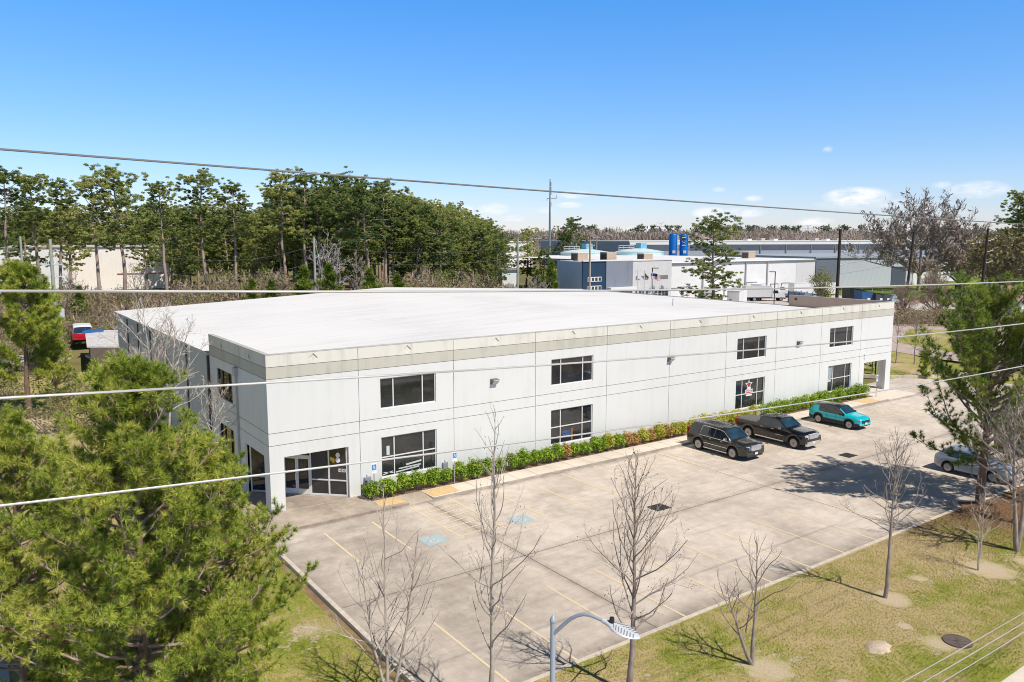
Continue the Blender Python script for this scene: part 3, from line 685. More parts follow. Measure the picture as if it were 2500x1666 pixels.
# wall lamps
LK = mat('fixture_bronze', (.16, .14, .12), .5, var=.2); LN_ = mat('fixture_lens', (.62, .6, .55), .35, var=.1)
for x, lab in ((14.6, 'bronze wall light on the white facade between the first and second window bays'), (30.77, 'bronze wall light at the middle of the white facade'), (46.95, 'bronze wall light between the two right-hand window bays')):
    t = thing('wall_light', lab, 'wall light', (x, -.001, 5.9), 0, 'wall lights on the warehouse front')
    b = MB(); b.prism([(-.001, 5.70), (-.10, 5.70), (-.34, 5.94), (-.36, 6.02), (-.001, 6.06)], 'x', x-.24, x+.24); b.build('housing', LK, t)
    b = MB(); b.prism([(-.13, 5.715), (-.335, 5.925), (-.30, 5.90), (-.15, 5.73)], 'x', x-.2, x+.2); b.box(x-.22, -.355, 5.945, x+.22, -.345, 6.01); b.build('lens', LN_, t)
t = thing('wall_sconce', 'small white camera fixture on the wall above the right recess', 'camera', (57.55, 0, 3.95))
b = MB(); b.box(57.50, -.12, 3.86, 57.62, -.001, 4.0); b.tube([(57.56, -.10, 3.93), (57.66, -.34, 3.90)], .05, 8); b.build('housing', WHT, t)
# utility boxes behind the shrubs
for x0, x1, z0, z1, d, m, lab in ((5.45, 5.86, .30, 1.16, .16, mat('box_grey', (.30, .33, .36), .6), 'grey electrical box low on the wall behind the first shrub'),
                                  (10.72, 11.08, .42, 1.16, .14, mat('box_grey', (0, 0, 0)), 'grey electrical box on the wall right of the first lower window'),
                                  (45.9, 46.75, .1, .95, .5, mat('box_pale', (.56, .56, .55), .6), 'pale metal cabinet rising behind the hedge left of the teal car'),
                                  (56.05, 56.3, .3, 1.1, .14, mat('box_grey', (0, 0, 0)), 'grey electrical box on the wall beside the right recess')):
    t = thing('utility_box', lab, 'utility box', ((x0+x1)/2, -d/2, z0), 0, 'utility boxes on the warehouse wall')
    b = MB(); b.box(x0, -d, z0, x1, -.002, z1); b.build('cabinet', m, t)
    b = MB(); b.box(x0+.03, -d-.012, z0+.05, x1-.03, -d-.001, z1-.04); hd = b.build('door', m, t)
    b = MB(); b.tube([(x0+.2, -.04, z1), (x0+.2, -.04, z1+.1), (x0+.2, -.001, z1+.12)], .025, 6); b.build('conduit', m, t)
# accessible-parking signs
SB = mat('sign_blue', (.03, .22, .52), .45, var=.05); PG = mat('galv_post', (.42, .42, .41), .5, .5, var=.15)
for x, y, h, lab in ((5.62, -1.05, 2.25, 'blue accessible parking sign on a post at the end of the shrub row'), (10.85, -1.28, 2.15, 'blue accessible parking sign on a post among the green shrubs'), (57.4, -1.5, 2.2, 'blue accessible parking sign by the right recess and hedge end')):
    t = thing('parking_sign', lab, 'sign', (x, y, 0), 0, 'accessible parking signs')
    b = MB(); b.box(x-.025, y-.02, 0, x+.025, y+.02, h); b.build('post', PG, t)
    b = MB(); b.box(x-.16, y-.034, h-.48, x+.16, y-.024, h); b.box(x-.16, y-.034, h-.62, x+.16, y-.024, h-.5); pl = b.build('panel', WHT, t)
    b = MB(); b.box(x-.135, y-.040, h-.42, x+.135, y-.035, h-.1); b.build('panel_face', SB, pl)
    b = MB(); z = h-.26
    for p, q in (((-.03, .09), (-.02, -.02)), ((-.02, -.02), (.05, -.02)), ((.05, -.02), (.08, -.1)), ((-.02, .04), (.05, .04))):
        b.tube([(x+p[0], y-.043, z+p[1]), (x+q[0], y-.043, z+q[1])], .012, 4)
    b.tube([(x+.06*math.cos(a)-.01, y-.043, z-.05+.06*math.sin(a)) for a in np.linspace(R(120), R(380), 9)], .011, 4)
    b.lathe([(.001, -.004), (.02, -.004), (.02, .004), (.001, .004)], 8, (x-.035, y-.043, z+.115), 'y'); b.build('wheelchair_symbol', WHT, pl)
# ------------------------------------------------------------------ vehicles
def paintmat(name, c, metal=.25, rough=.3):
    if name in MATS: return MATS[name]
    t = NT(name); MATS[name] = t.m; t.b.inputs['Base Color'].default_value = (*c, 1); t.b.inputs['Metallic'].default_value = metal
    t.b.inputs['Roughness'].default_value = rough; t.b.inputs['Coat Weight'].default_value = .8; t.b.inputs['Coat Roughness'].default_value = .05
    return t.m
RUB = mat('tyre_rubber', (.022, .021, .02), .85, var=.2); RIM = mat('alloy_rim', (.40, .39, .38), .35, .5, var=.05); RIMD = mat('rim_dark', (.05, .05, .05), .5)
CHR = mat('chrome', (.72, .72, .72), .18, .8, var=.04); PLA = mat('black_plastic', (.03, .03, .031), .6, var=.15); UND = mat('underbody', (.012, .012, .012), .9)
LENS = mat('headlamp', (.66, .68, .70), .12, .3, var=.1); TAIL = mat('tail_lamp', (.45, .012, .012), .2, var=.1); PLT = mat('number_plate_white', (.72, .72, .70), .5, var=.05); AMB = mat('amber_lamp', (.6, .2, .02), .3)
CGL = glassmat('car_glass', (.008, .012, .016), 1.75)
WGL = glassmat('windscreen_glass', (.010, .028, .045), 1.9)
def lerp(prof, x):
    return float(np.interp(x, [p[0] for p in prof], [p[1] for p in prof]))
def wheel(parent, x, y, r, w, side, spokes, rimm=None, loc_name='wheel'):
    """axis along local y; side = outward direction"""
    b = MB(); b.lathe([(r*.62, -w/2), (r*.92, -w/2), (r, -w*.36), (r, w*.36), (r*.92, w/2), (r*.62, w/2)], 28, (x, y, r), 'y')
    wh_ = b.build(loc_name, RUB, parent, 40, rel=False)
    b = MB(); yo = y+side*w*.47; rr = r*.69
    b.lathe([(.01, -.01), (rr*.97, -.01), (rr*.97, .01), (.01, .01)], 24, (x, y+side*w*.30, r), 'y', 1)
    b.lathe([(rr*.88, -.02), (rr, -.02), (rr, .02), (rr*.88, .02)], 28, (x, yo, r), 'y', 0)
    b.lathe([(.01, -.02), (rr*.2, -.02), (rr*.2, .02), (.01, .02)], 14, (x, yo, r), 'y', 0)
    for k in range(spokes):
        a = 2*PI*k/spokes+.3; d = np.array([math.cos(a), 0, math.sin(a)]); t = np.array([-math.sin(a), 0, math.cos(a)])
        b.obox(np.array([x, yo-side*.012, r])+d*rr*.54, d*rr*.38, t*rr*(.36/spokes+.018), (0, .016, 0), 0)
    b.build('rim', [rimm or RIM, RIMD], wh_, None, rel=False)
def car(name, label, loc, rzz, s, paint, group=None, cat='car'):
    t = thing(name, label, cat, loc, rzz, group)
    Lc, Wc, Hc, wr = s['L'], s['W'], s['H'], s['wr']; xr, xf = s['xr'], s['xf']; top, belt, zb0 = s['top'], s['belt'], s.get('zb', .30)
    Ra = wr*1.17
    xs = set(np.round(np.arange(0, Lc+.001, .05), 3)) | {round(p[0], 3) for p in top}
    for a, c in s['side']+s['wind']: xs |= {round(a, 3), round(c, 3)}
    xs = sorted(xs); xs = [x for i, x in enumerate(xs) if i == 0 or x-xs[i-1] > .012 or True]
    rows = []; N = 23
    def surf(x, f):
        wb = Wc/2; zt = lerp(top, x); zbl = min(lerp(belt, x), zt-.09); zr = max(zbl+.03, zt-.07); g = max(0, min(1, (zt-lerp(belt, x))/(Hc-lerp(belt, x)+1e-6)))
        w_ = wb*.955*(1-s.get('tumble', .17)*g); return wb*.955+(w_-wb*.955)*f, zbl+(zr-zbl)*f
    s['surf'] = surf
    for x in xs:
        wb = Wc/2; 
        if x > Lc-.75: wb *= 1-s.get('nose', .15)*((x-(Lc-.75))/.75)**2.2
        if x < .45: wb *= 1-s.get('tailt', .07)*((.45-x)/.45)**2
        zt = lerp(top, x); zbl = min(lerp(belt, x), zt-.09); zb = zb0
        if x > Lc-.35: zb += .10*((x-(Lc-.35))/.35)
        if x < .4: zb += .14*((.4-x)/.4)
        low = zb
        for ax in (xr, xf):
            if abs(x-ax) < Ra: zb = max(zb, wr+math.sqrt(max(0, Ra*Ra-(x-ax)**2)))
        zb = min(zb, zbl-.12)
        zr = max(zbl+.03, zt-.07); g = max(0, min(1, (zt-lerp(belt, x))/(Hc-lerp(belt, x)+1e-6)))
        wr_ = wb*.955*(1-s.get('tumble', .17)*g)
        h = [(0, zb), (wb*.90, zb), (wb*.985, zb+.03), (wb*1.0, zb+.42*(zbl-zb)), (wb*.998, zb+.80*(zbl-zb)), (wb*.955, zbl)]
        for f in (.10, .84): h.append((wb*.955+(wr_-wb*.955)*f, zbl+(zr-zbl)*f))
        h += [(wr_, zr), (wr_*.90, zt-.018), (wr_*.45, zt+.008), (0, zt+.018)]
        sec = [(-y, z) for y, z in h[1:]]; sec = h[::-1][:0]+[(y, z) for y, z in h]+[(-y, z) for y, z in h[-2:0:-1]]
        rows.append([(x-Lc/2, y, z) for y, z in sec])
    n = len(rows[0]); V = [p for r_ in rows for p in r_]
    def half(j): return j if j <= 11 else n-j        # index of the vertex on the right half
    body, mi, panes = [], [], {}
    for i in range(len(xs)-1):
        xm = (xs[i]+xs[i+1])/2
        for j in range(n):
            q = (i*n+j, i*n+(j+1) % n, (i+1)*n+(j+1) % n, (i+1)*n+j); a, c = sorted((half(j), half((j+1) % n) if (j+1) % n else 0))
            key = None
            if (a, c) == (6, 7):
                if V[q[1]][2]-V[q[0]][2] if j < 11 else V[q[0]][2]-V[q[1]][2]:
                    hgt = abs(V[q[1]][2]-V[q[0]][2])
                    for k_, (x0, x1) in enumerate(s['side']):
                        if x0 < xm < x1 and hgt > .05: key = ('side_window', k_, j < 11)
            if a >= 9 and c >= 10 or (a, c) == (9, 10):
                for k_, (x0, x1) in enumerate(s['wind']):
                    if x0 < xm < x1: key = ('windshield' if x0 > Lc*.45 else 'rear_window', k_, 0)
            if key: panes.setdefault(key, []).append(q)
            else:
                body.append(q)
                m = 0
                if (a, c) in ((0, 1), (1, 2)): m = 1
                elif s.get('clad') and (a, c) == (2, 3): m = 2
                elif s.get('roofmat') and a >= 7 and lerp(top, xm) > Hc*.9: m = 3
                elif s.get('roofmat') and (a, c) in ((5, 6), (6, 7), (7, 8)) and xm > s.get('rq', .2) and lerp(top, xm) > lerp(belt, xm)+.2: m = 3
                elif s.get('cover') and a >= 8 and s['cover'][0] < xm < s['cover'][1]: m = 3
                mi.append(m)
    body.append(tuple(range(n))); mi.append(0); body.append(tuple(range((len(xs)-1)*n, len(xs)*n))); mi.append(0)
    b = MB(); b.v = V; b.f = [list(q) for q in body]; b.m = mi
    b.build('body', [paint, UND, s.get('cladm', PLA), s.get('roofmat') or s.get('coverm') or PLA], t, 32, rel=False)
    for key, qs in panes.items():
        b = MB(); ids = sorted({v for q in qs for v in q}); mp_ = {v: i for i, v in enumerate(ids)}
        b.v = [V[v] for v in ids]; b.f = [[mp_[v] for v in q] for q in qs]; b.m = [0]*len(qs)
        b.build(key[0], WGL if key[0] == 'windshield' else CGL, t, 50, rel=False)
    for sd_ in (-1, 1):       # gaps between the doors
        b = MB()
        for x in s.get('gaps', [s['side'][0][1]+.04, s['side'][1][1]+.03, s['wind'][0][1]-.05]):
            if abs(x-xr) < Ra: x = xr+Ra+.02
            P = []
            for f in (.12, .45, .8): 
                zbl = min(lerp(belt, x), lerp(top, x)-.09); P.append((x-Lc/2, sd_*(Wc/2*(1.0 if f < .7 else .998)+.002), zb0+f*(zbl-zb0)))
            y_, z_2 = surf(x, 0); P.append((x-Lc/2, sd_*(y_+.003), z_2))
            b.tube(P, .009, 4)
        b.build('door_gap', UND, t, 60, rel=False)
    for x in (xr, xf):
        for sd_ in (-1, 1): wheel(t, x-Lc/2, sd_*(Wc/2-s.get('ww', .25)/2-.015), wr, s.get('ww', .25), sd_, s.get('spokes', 10), s.get('rimm'))
        b = MB(); b.box(x-Lc/2-Ra*.95, -Wc/2+.3, .25, x-Lc/2+Ra*.95, Wc/2-.3, wr*2.1); b.build('wheel_well', UND, t, rel=False)
    return t
def front_bits(t, s, grille, lamp, plate=True, gm=None, bumper=None, lampm=None):
    """grille (half width, z0, z1), lamps (y0, y1, z0, z1) on the nose"""
    X = s['L']/2; W = s['W']
    b = MB(); gw_, z0, z1 = grille
    b.prism([(-gw_*.92, z0), (gw_*.92, z0), (gw_, z0+(z1-z0)*.55), (gw_*.97, z1), (-gw_*.97, z1), (-gw_, z0+(z1-z0)*.55)], 'x', X-.1, X+.022, 0)
    for i in range(7):
        z = z0+(z1-z0)*(i+.5)/7; b.box(X+.022, -gw_*.9, z-.012, X+.034, gw_*.9, z+.012, 1)
    b.build('grille', gm or [CHR, CHR], t, rel=False)
    for sd_ in (-1, 1):
        y0, y1, z0, z1 = lamp
        b = MB(); b.add([(X+.015, sd_*y0, z0), (X-.03, sd_*y1*.93, z0), (X-.32, sd_*(y1+.012), z0+.06), (X-.36, sd_*(y1+.012), z1-.02), (X-.06, sd_*y1*.93, z1), (X-.012, sd_*y0, z1),
                         (X-.2, sd_*y0, z0), (X-.2, sd_*y0, z1)], [(0, 1, 4, 5), (1, 2, 3, 4), (0, 5, 7, 6), (3, 2, 6, 7), (4, 3, 7, 5), (0, 6, 2, 1)])
        b.build('headlight', lampm or LENS, t, rel=False)
        b = MB(); b.box(X-.06, min(sd_*W*.30, sd_*W*.42), .43, X-.005, max(sd_*W*.30, sd_*W*.42), .55); b.build('fog_lamp', LENS, t, rel=False)
        yy = sd_*(W/2+.02)
        b = MB(); mx = s['mx']; b.obox((mx, sd_*(W/2+.09), s['mz']), (.07, 0, 0), (0, .10, 0), (0, 0, .075)); b.obox((mx, sd_*(W/2-.0), s['mz']-.03), (.03, 0, 0), (0, .05, 0), (0, 0, .03)); b.build('mirror', s.get('mirm', CHR), t, 30, rel=False)
    b = MB(); b.box(X-.12, -W*.37, .30, X+.045 if bumper else X-.015, W*.37, .46 if bumper is None else .62); b.build('bumper', bumper or PLA, t, rel=False)
    if plate:
        b = MB(); b.box(X+.046, -.155, .45, X+.056, .155, .60); b.build('number_plate', PLT, t, rel=False)
def sides(t, s, bits):
    """strips along the flanks: (x0, x1, z0, z1, out, material, name)"""
    for x0, x1, z0, z1, o_, m, nm in bits:
        for sd_ in (-1, 1):
            b = MB(); y = sd_*(s['W']/2+o_); b.box(x0, min(y, sd_*(s['W']/2-.05)), z0, x1, max(y, sd_*(s['W']/2-.05)), z1); b.build(nm, m, t, rel=False)
K = 1.02
GREYP, BLACKP = paintmat('dark_grey_paint', (.035, .033, .030), .3, .25), paintmat('black_paint', (.010, .010, .011), .2, .22)
TEALP, SILVP = paintmat('teal_paint', (.0, .50, .56), .05, .3), paintmat('silver_paint', (.40, .415, .43), .35, .32)
ROOFB = paintmat('gloss_black_roof', (.02, .02, .02), .0, .3)
# large SUV
suv = dict(L=5.28, W=2.08, H=1.93, wr=.415, xr=1.10, xf=4.12, zb=.33, ww=.29, spokes=10,
    top=[(0, 1.18), (.06, 1.30), (.34, 1.84), (.5, 1.92), (1.6, 1.95), (2.9, 1.93), (3.25, 1.86), (3.98, 1.30), (4.15, 1.245), (4.9, 1.18), (5.14, 1.12), (5.24, 1.02), (5.28, .92)],
    belt=[(0, 1.14), (5.28, 1.10)], side=[(.40, 1.12), (1.20, 2.02), (2.12, 3.0), (3.06, 3.72)], wind=[(3.28, 3.95), (.08, .33)], mx=.92, mz=1.26, nose=.13, tumble=.17)
t = car('parked_car', 'large dark grey SUV with chrome grille and sunlit roof, parked nose out by the walk', (30.37, -5.82, 0), -PI/2, suv, GREYP, 'cars parked in the lot')
front_bits(t, suv, (.52, .72, 1.08), (.60, .93, .78, 1.04))
sides(t, suv, [(-1.05, 1.05, .64, .675, .012, CHR, 'side_trim'), (-1.0, 1.05, .30, .36, .05, CHR, 'running_board'), (.45, .65, 1.0, 1.025, .014, CHR, 'door_handle'), (-.55, -.35, 1.0, 1.025, .014, CHR, 'door_handle')])
for sd_ in (-1, 1):
    P = [(x, *suv['surf'](x, f)) for x, f in [(3.8, .0), (1.2, .0), (1.28, .5), (1.42, .92), (2.2, .92), (3.0, .92), (3.3, .92), (3.55, .9), (3.8, .8), (3.9, .02)]]
    b = MB(); b.tube([(x-2.64, sd_*(y+.012), z) for x, y, z in P], .020, 5); b.build('window_trim', CHR, t, 60, rel=False)
for sd_ in (-1, 1):
    b = MB(); b.tube([(-2.1, sd_*.74, 1.95), (-2.0, sd_*.74, 2.0), (.3, sd_*.74, 1.99), (.42, sd_*.74, 1.94)], .025, 6); b.build('roof_rail', CHR, t, 40, rel=False)
    b = MB(); b.box(-2.655, min(sd_*.78, sd_*.97), .95, -2.60, max(sd_*.78, sd_*.97), 1.5); b.build('tail_light', TAIL, t, rel=False)
b = MB()
for i in range(6): b.box(-1.9, -.55+i*.2, 1.965, .2, -.53+i*.2, 1.985)
b.build('roof_rib', PLA, t, rel=False)
b = MB(); b.obox((.95+.0, -.45, 1.46), (.09, 0, -.07), (0, .16, 0), (.05, 0, .06)); b.build('dashboard_paper', PLT, t, rel=False)
# pickup
pk = dict(L=6.1, W=2.08, H=1.94, wr=.42, xr=1.22, xf=5.20-.02, zb=.38, ww=.29, spokes=6,
    top=[(0, 1.30), (.05, 1.37), (2.0, 1.40), (2.08, 1.42), (2.16, 1.86), (2.35, 1.93), (3.4, 1.96), (3.75, 1.90), (4.5, 1.36), (4.7, 1.30), (5.75, 1.22), (5.98, 1.14), (6.06, 1.02), (6.1, .92)],
    belt=[(0, 1.24), (2, 1.25), (6.1, 1.14)], side=[(2.30, 3.08), (3.18, 4.15)], wind=[(3.78, 4.46), (2.09, 2.15)], cover=(.06, 2.0), coverm=mat('tonneau', (.13, .125, .12), .75, var=.15), mx=1.0, mz=1.30, nose=.12, tumble=.16)
t = car('parked_pickup', 'black crew cab pickup truck with tonneau cover and chrome bumper', (36.1, -5.98, 0), -PI/2, pk, BLACKP, 'cars parked in the lot', 'pickup truck')
front_bits(t, pk, (.55, .80, 1.14), (.60, .96, .82, 1.10), bumper=CHR)
sides(t, pk, [(-1.15, 1.35, .37, .44, .09, CHR, 'step_bar'), (.2, .42, 1.10, 1.13, .015, CHR, 'door_handle'), (-.72, -.5, 1.12, 1.15, .015, CHR, 'door_handle'), (.55, 1.2, .77, .80, .012, CHR, 'side_trim')])
for sd_ in (-1, 1):
    b = MB(); b.box(-3.07, min(sd_*.86, sd_*1.045), .98, -2.93, max(sd_*.86, sd_*1.045), 1.27); b.build('tail_light', TAIL, t, rel=False)
b = MB()
for i in range(5): b.box(-.6, -.5+i*.25, 1.965, .45, -.48+i*.25, 1.985)
b.build('roof_rib', PLA, t, rel=False)
# teal crossover
tl = dict(L=4.50, W=1.84, H=1.69, wr=.365, xr=.92, xf=3.63, zb=.27, ww=.24, spokes=5, clad=True, roofmat=ROOFB, rq=.9,
    top=[(0, .98), (.05, 1.10), (.42, 1.52), (.62, 1.62), (1.4, 1.70), (2.2, 1.70), (2.55, 1.62), (3.28, 1.13), (3.45, 1.09), (4.1, 1.0), (4.36, .92), (4.46, .80), (4.50, .70)],
    belt=[(0, 1.08), (1.2, 1.02), (4.5, .95)], side=[(.95, 1.62), (1.70, 2.42), (2.46, 2.85)], wind=[(2.58, 3.25), (.08, .40)], mx=.70, mz=1.10, nose=.20, tailt=.12, tumble=.20, mirm=PLA)
t = car('parked_car', 'bright teal crossover with gloss black roof and black wheel arches', (44.62, -5.72, 0), -PI/2, tl, TEALP, 'cars parked in the lot')
front_bits(t, tl, (.55, .56, .76), (.58, .82, .80, .88), gm=[PLA, PLA])
for sd_ in (-1, 1):
    for ax in (tl['xr'], tl['xf']):
        b = MB(); r0 = .365*1.14; P = []
        for a in np.linspace(R(-12), R(192), 22): P.append((math.cos(a), math.sin(a)))
        V = []; Fq = []
        for cx_, sz in P:
            for rr in (r0, r0+.075): V += [(ax-2.25+rr*cx_, sd_*(1.84/2+.018), .365+rr*sz), (ax-2.25+rr*cx_, sd_*(1.84/2-.06), .365+rr*sz)]
        for i in range(len(P)-1):
            o_ = i*4; Fq += [(o_, o_+4, o_+6, o_+2), (o_+2, o_+6, o_+7, o_+3), (o_, o_+1, o_+5, o_+4)]
        b.add(V, Fq); b.build('wheel_arch_trim', PLA, t, rel=False)
    b = MB(); b.box(-2.26, min(sd_*.6, sd_*.86), .92, -2.16, max(sd_*.6, sd_*.86), 1.05); b.build('tail_light', TAIL, t, rel=False)
sides(t, tl, [(-.95, 1.0, .28, .42, .012, PLA, 'sill_cladding')])
# silver crossover and a dark one at the right edge, on the lawn side
sv = dict(L=4.62, W=1.86, H=1.64, wr=.35, xr=.93, xf=3.62, zb=.25, ww=.23, spokes=6,
    top=[(0, .98), (.05, 1.08), (.50, 1.46), (.75, 1.58), (1.5, 1.65), (2.1, 1.64), (2.5, 1.55), (3.35, 1.07), (3.5, 1.02), (4.2, .90), (4.48, .80), (4.58, .68), (4.62, .60)],
    belt=[(0, 1.02), (4.62, .93)], side=[(.85, 1.55), (1.63, 2.35), (2.40, 2.9)], wind=[(2.55, 3.32), (.08, .47)], mx=.72, mz=1.05, nose=.22, tailt=.14, tumble=.21)
t = car('parked_car', 'silver crossover half hidden behind the right pine trunk', (39.1, -18.75, 0), -PI/2, sv, SILVP, 'cars parked in the lot')
front_bits(t, sv, (.45, .52, .72), (.52, .84, .70, .84), gm=[PLA, CHR])
t = car('parked_car', 'dark car behind bare branches at the far right edge of the lot', (47.1, -18.9, 0), -PI/2, tl | dict(clad=False, roofmat=None, spokes=8), GREYP, 'cars parked in the lot')
front_bits(t, tl, (.5, .56, .78), (.58, .82, .74, .88))
# red pickup with a white cap behind the warehouse
rp = dict(pk, L=5.4, xr=1.1, xf=4.4, H=1.98, cover=None, top=[(0, 1.0), (.03, 1.12), (.06, 1.16), (.22, 1.88), (.35, 1.98), (3.0, 2.0), (3.3, 1.92), (3.95, 1.35), (4.2, 1.25), (5.1, 1.18), (5.35, 1.05), (5.4, .9)], side=[(.5, 1.9), (2.1, 3.4)], wind=[(3.33, 3.9), (.07, .21)], roofmat=mat('cap_white', (.78, .78, .77), .4, var=.05))
p = HD(207, 824, 108)
t = car('parked_pickup', 'red pickup with a white topper, tail toward the camera, behind the warehouse', (p[0], p[1]+2.6, .55), PI/2-.08, rp, paintmat('red_paint', (.55, .015, .03), .1, .35), None, 'pickup truck')
t.scale = (1.3,)*3
b = MB(); b.box(-2.73, -.95, .78, -2.64, .95, 1.16); b.build('tailgate', MATS['red_paint'], t, rel=False)
# ------------------------------------------------------------------ street lamp in front
LG = mat('lamp_grey', (.40, .45, .52), .45, .15, var=.06); LGH = mat('lamp_head_grey', (.62, .65, .68), .4, .1, var=.05)
LX, LY = -3.69, -29.3
zt_ = AT(1350, 1506, LY)[2]; LX = AT(1350, 1506, LY)[0]
t = thing('street_lamp', 'grey street lamp with a curved arm and slotted leaf-shaped head', 'street lamp', (LX, LY, .12))
b = MB(); b.lathe([(.10, .12), (.085, .3), (.075, 1.0), (.052, zt_-.12)], 18, (LX, LY, 0)); b.build('pole', LG, t, 40)
b = MB(); b.lathe([(.058, zt_-.12), (.066, zt_-.10), (.066, zt_-.06), (.045, zt_-.03), (.018, zt_+.03), (.006, zt_+.04)], 16, (LX, LY, 0)); b.build('pole_cap', LG, t, 40)
he = AX(1527, 1543, LX)          # head centre in the vertical plane across the street
zh = he[2]; yh = he[1]
# arm: leaves the pole, arches and droops to the head
AD = np.array([0.42, -0.907, 0]); 
hp = None
for s_ in np.linspace(.2, 3, 300):     # head distance along the arm direction so that it is seen where the photo shows it
    q = np.array([LX, LY, 0])+AD*s_
    v = ray(1560, 1548); 
    tt = ((q-CAM)[:2]@v[:2])/(v[:2]@v[:2]); e = np.linalg.norm((CAM+v*tt)[:2]-q[:2])
    if hp is None or e < hp[0]: hp = (e, s_, (CAM+v*tt)[2])
s1, zh = hp[1], hp[2]
def AP(s_, z): return np.array([LX, LY, z])+AD*s_
def on_arm(px, py):        # point of the arm's vertical plane
    v = ray(px, py); n = np.array([-AD[1], AD[0]]); k = (n@(np.array([LX, LY])-CAM[:2]))/(n@v[:2]); q = CAM+v*k
    return q
s0 = s1*.66
arm = [on_arm(1240+x/6.536, 1480+y/6.536) for x, y in ((738, 430), (820, 360), (900, 287), (1000, 205), (1100, 155), (1200, 132), (1300, 142), (1400, 180), (1500, 225), (1560, 250))]
q = on_arm(1240+1545/6.536, 1480+245/6.536); s0 = (q[:2]-np.array([LX, LY]))@AD[:2]/(AD[:2]@AD[:2]); zo = q[2]
q = on_arm(1240+2110/6.536, 1480+520/6.536); s1 = (q[:2]-np.array([LX, LY]))@AD[:2]/(AD[:2]@AD[:2]); zh = q[2]
pts = []
for i in range(len(arm)-1):
    for f in (0, .5): pts.append(arm[i]*(1-f)+arm[i+1]*f)
pts.append(arm[-1])
b = MB(); b.tube(pts, [.042-.008*i/len(pts) for i in range(len(pts))], 12); b.build('arm', LG, t, 50)
dirh = (AP(s1, zh)-AP(s0, zo)); HL = np.linalg.norm(dirh); dirh /= HL; sidev = np.cross(dirh, (0, 0, 1)); sidev /= np.linalg.norm(sidev); upv = np.cross(sidev, dirh)
b = MB(); LEN = s1-s0+.34; o0 = AP(s0, zo)-dirh*.05; prof = [(0, .05, .05), (.10, .055, .055), (.2, .09, .05), (.34, .18, .055), (.5, .215, .05), (.66, .21, .045), (.82, .16, .036), (.94, .085, .026), (1.0, .012, .012)]
V = []; n = 14; kk = .78/1.0
for f, wd, hh in prof:
    for j in range(n):
        a = 2*PI*j/n; V.append(o0+dirh*f*(HL+.05)+sidev*wd*math.cos(a)+upv*hh*math.sin(a))
Fq = [(i*n+j, i*n+(j+1) % n, (i+1)*n+(j+1) % n, (i+1)*n+j) for i in range(len(prof)-1) for j in range(n)]+[list(range(n)), list(range((len(prof)-1)*n, len(prof)*n))]
b.add(V, Fq); hd = b.build('lamp_head', LGH, t, 50)
b = MB()
for i in range(8):
    f = .30+i*.075
    for sg in (-1, 1):
        wd = np.interp(f, [p[0] for p in prof], [p[1] for p in prof]); hh = np.interp(f, [p[0] for p in prof], [p[2] for p in prof])
        c = o0+dirh*(f*(HL+.05)+.02)+sidev*sg*wd*.5+upv*(hh*.86+.001)
        b.obox(c, sidev*sg*wd*.30-upv*hh*.20+dirh*.02, dirh*.0085, upv*.006)
b.build('slot', mat('slot_dark', (.20, .21, .225), .7), hd)
b = MB(); c = o0+dirh*.24*(HL+.05)+upv*.05
b.tube([c, c+np.array([0, 0, .055]), c+np.array([0, 0, .10])], [.05, .05, .046], 16); b.build('photocell', mat('photocell_black', (.02, .02, .02), .5), hd, 40)
# ------------------------------------------------------------------ overhead wires along the street
WIRE = mat('wire_aluminium', (.56, .55, .53), .4, .2, var=.1); WIRED = mat('wire_dark', (.22, .22, .22), .6, .2, var=.1)
def wire(label, Y, pxs, r, m, lead=(-30, 40)):
    P = np.array([AT(x, y, Y) for x, y in pxs])
    co_ = np.polyfit(P[:, 0], P[:, 2], 2)
    X = np.linspace(P[0, 0]-8, P[-1, 0]+10, 48); Z = np.polyval(co_, X)
    b = MB(); b.tube(np.stack([X, np.full_like(X, Y), Z], 1), r, 6); o = b.build('power_line', m, None, 60, loc=(X[0], Y, Z[0]))
    return tag(o, label, 'overhead wire', 'overhead wires along the street')
wire('thin dark overhead wire, highest of all, crossing the open sky', -29.5, [(0, 364.5), (700, 419), (1339, 467.5), (1900, 508), (2500, 548)], .0145, WIRED)
wire('thick pale overhead wire running level across the top of the white roof', -32.5, [(0, 711.5), (640, 712), (1260, 710.5), (1720, 708), (2140, 699.6), (2500, 687)], .0135, WIRE)
wire('pale overhead wire crossing the upper windows of the facade', -32.6, [(0, 974), (480, 945), (647, 934), (1100, 907), (1740, 862), (2180, 825), (2500, 790)], .013, WIRE)
wire('pale overhead wire crossing the entrance doors and the shrub row', -32.4, [(0, 1235.6), (480, 1177.5), (1100, 1103.6), (1740, 1017), (2180, 949.4), (2500, 894)], .013, WIRE)
for (a, c), lab in zip((((2203, 1666), (2500, 1496)), ((2254, 1666), (2500, 1520)), ((2300, 1666), (2500, 1543.5))), ('upper of three thin wires over the lawn corner beside the manhole', 'middle one of three thin wires over the lawn corner', 'lowest of three thin wires over the lawn corner, nearest the street')):
    m_ = tuple((a[i]+c[i])/2 for i in (0, 1)); wire(lab, -33.2, [a, (m_[0], m_[1]+1.2), c], .010, WIRE)
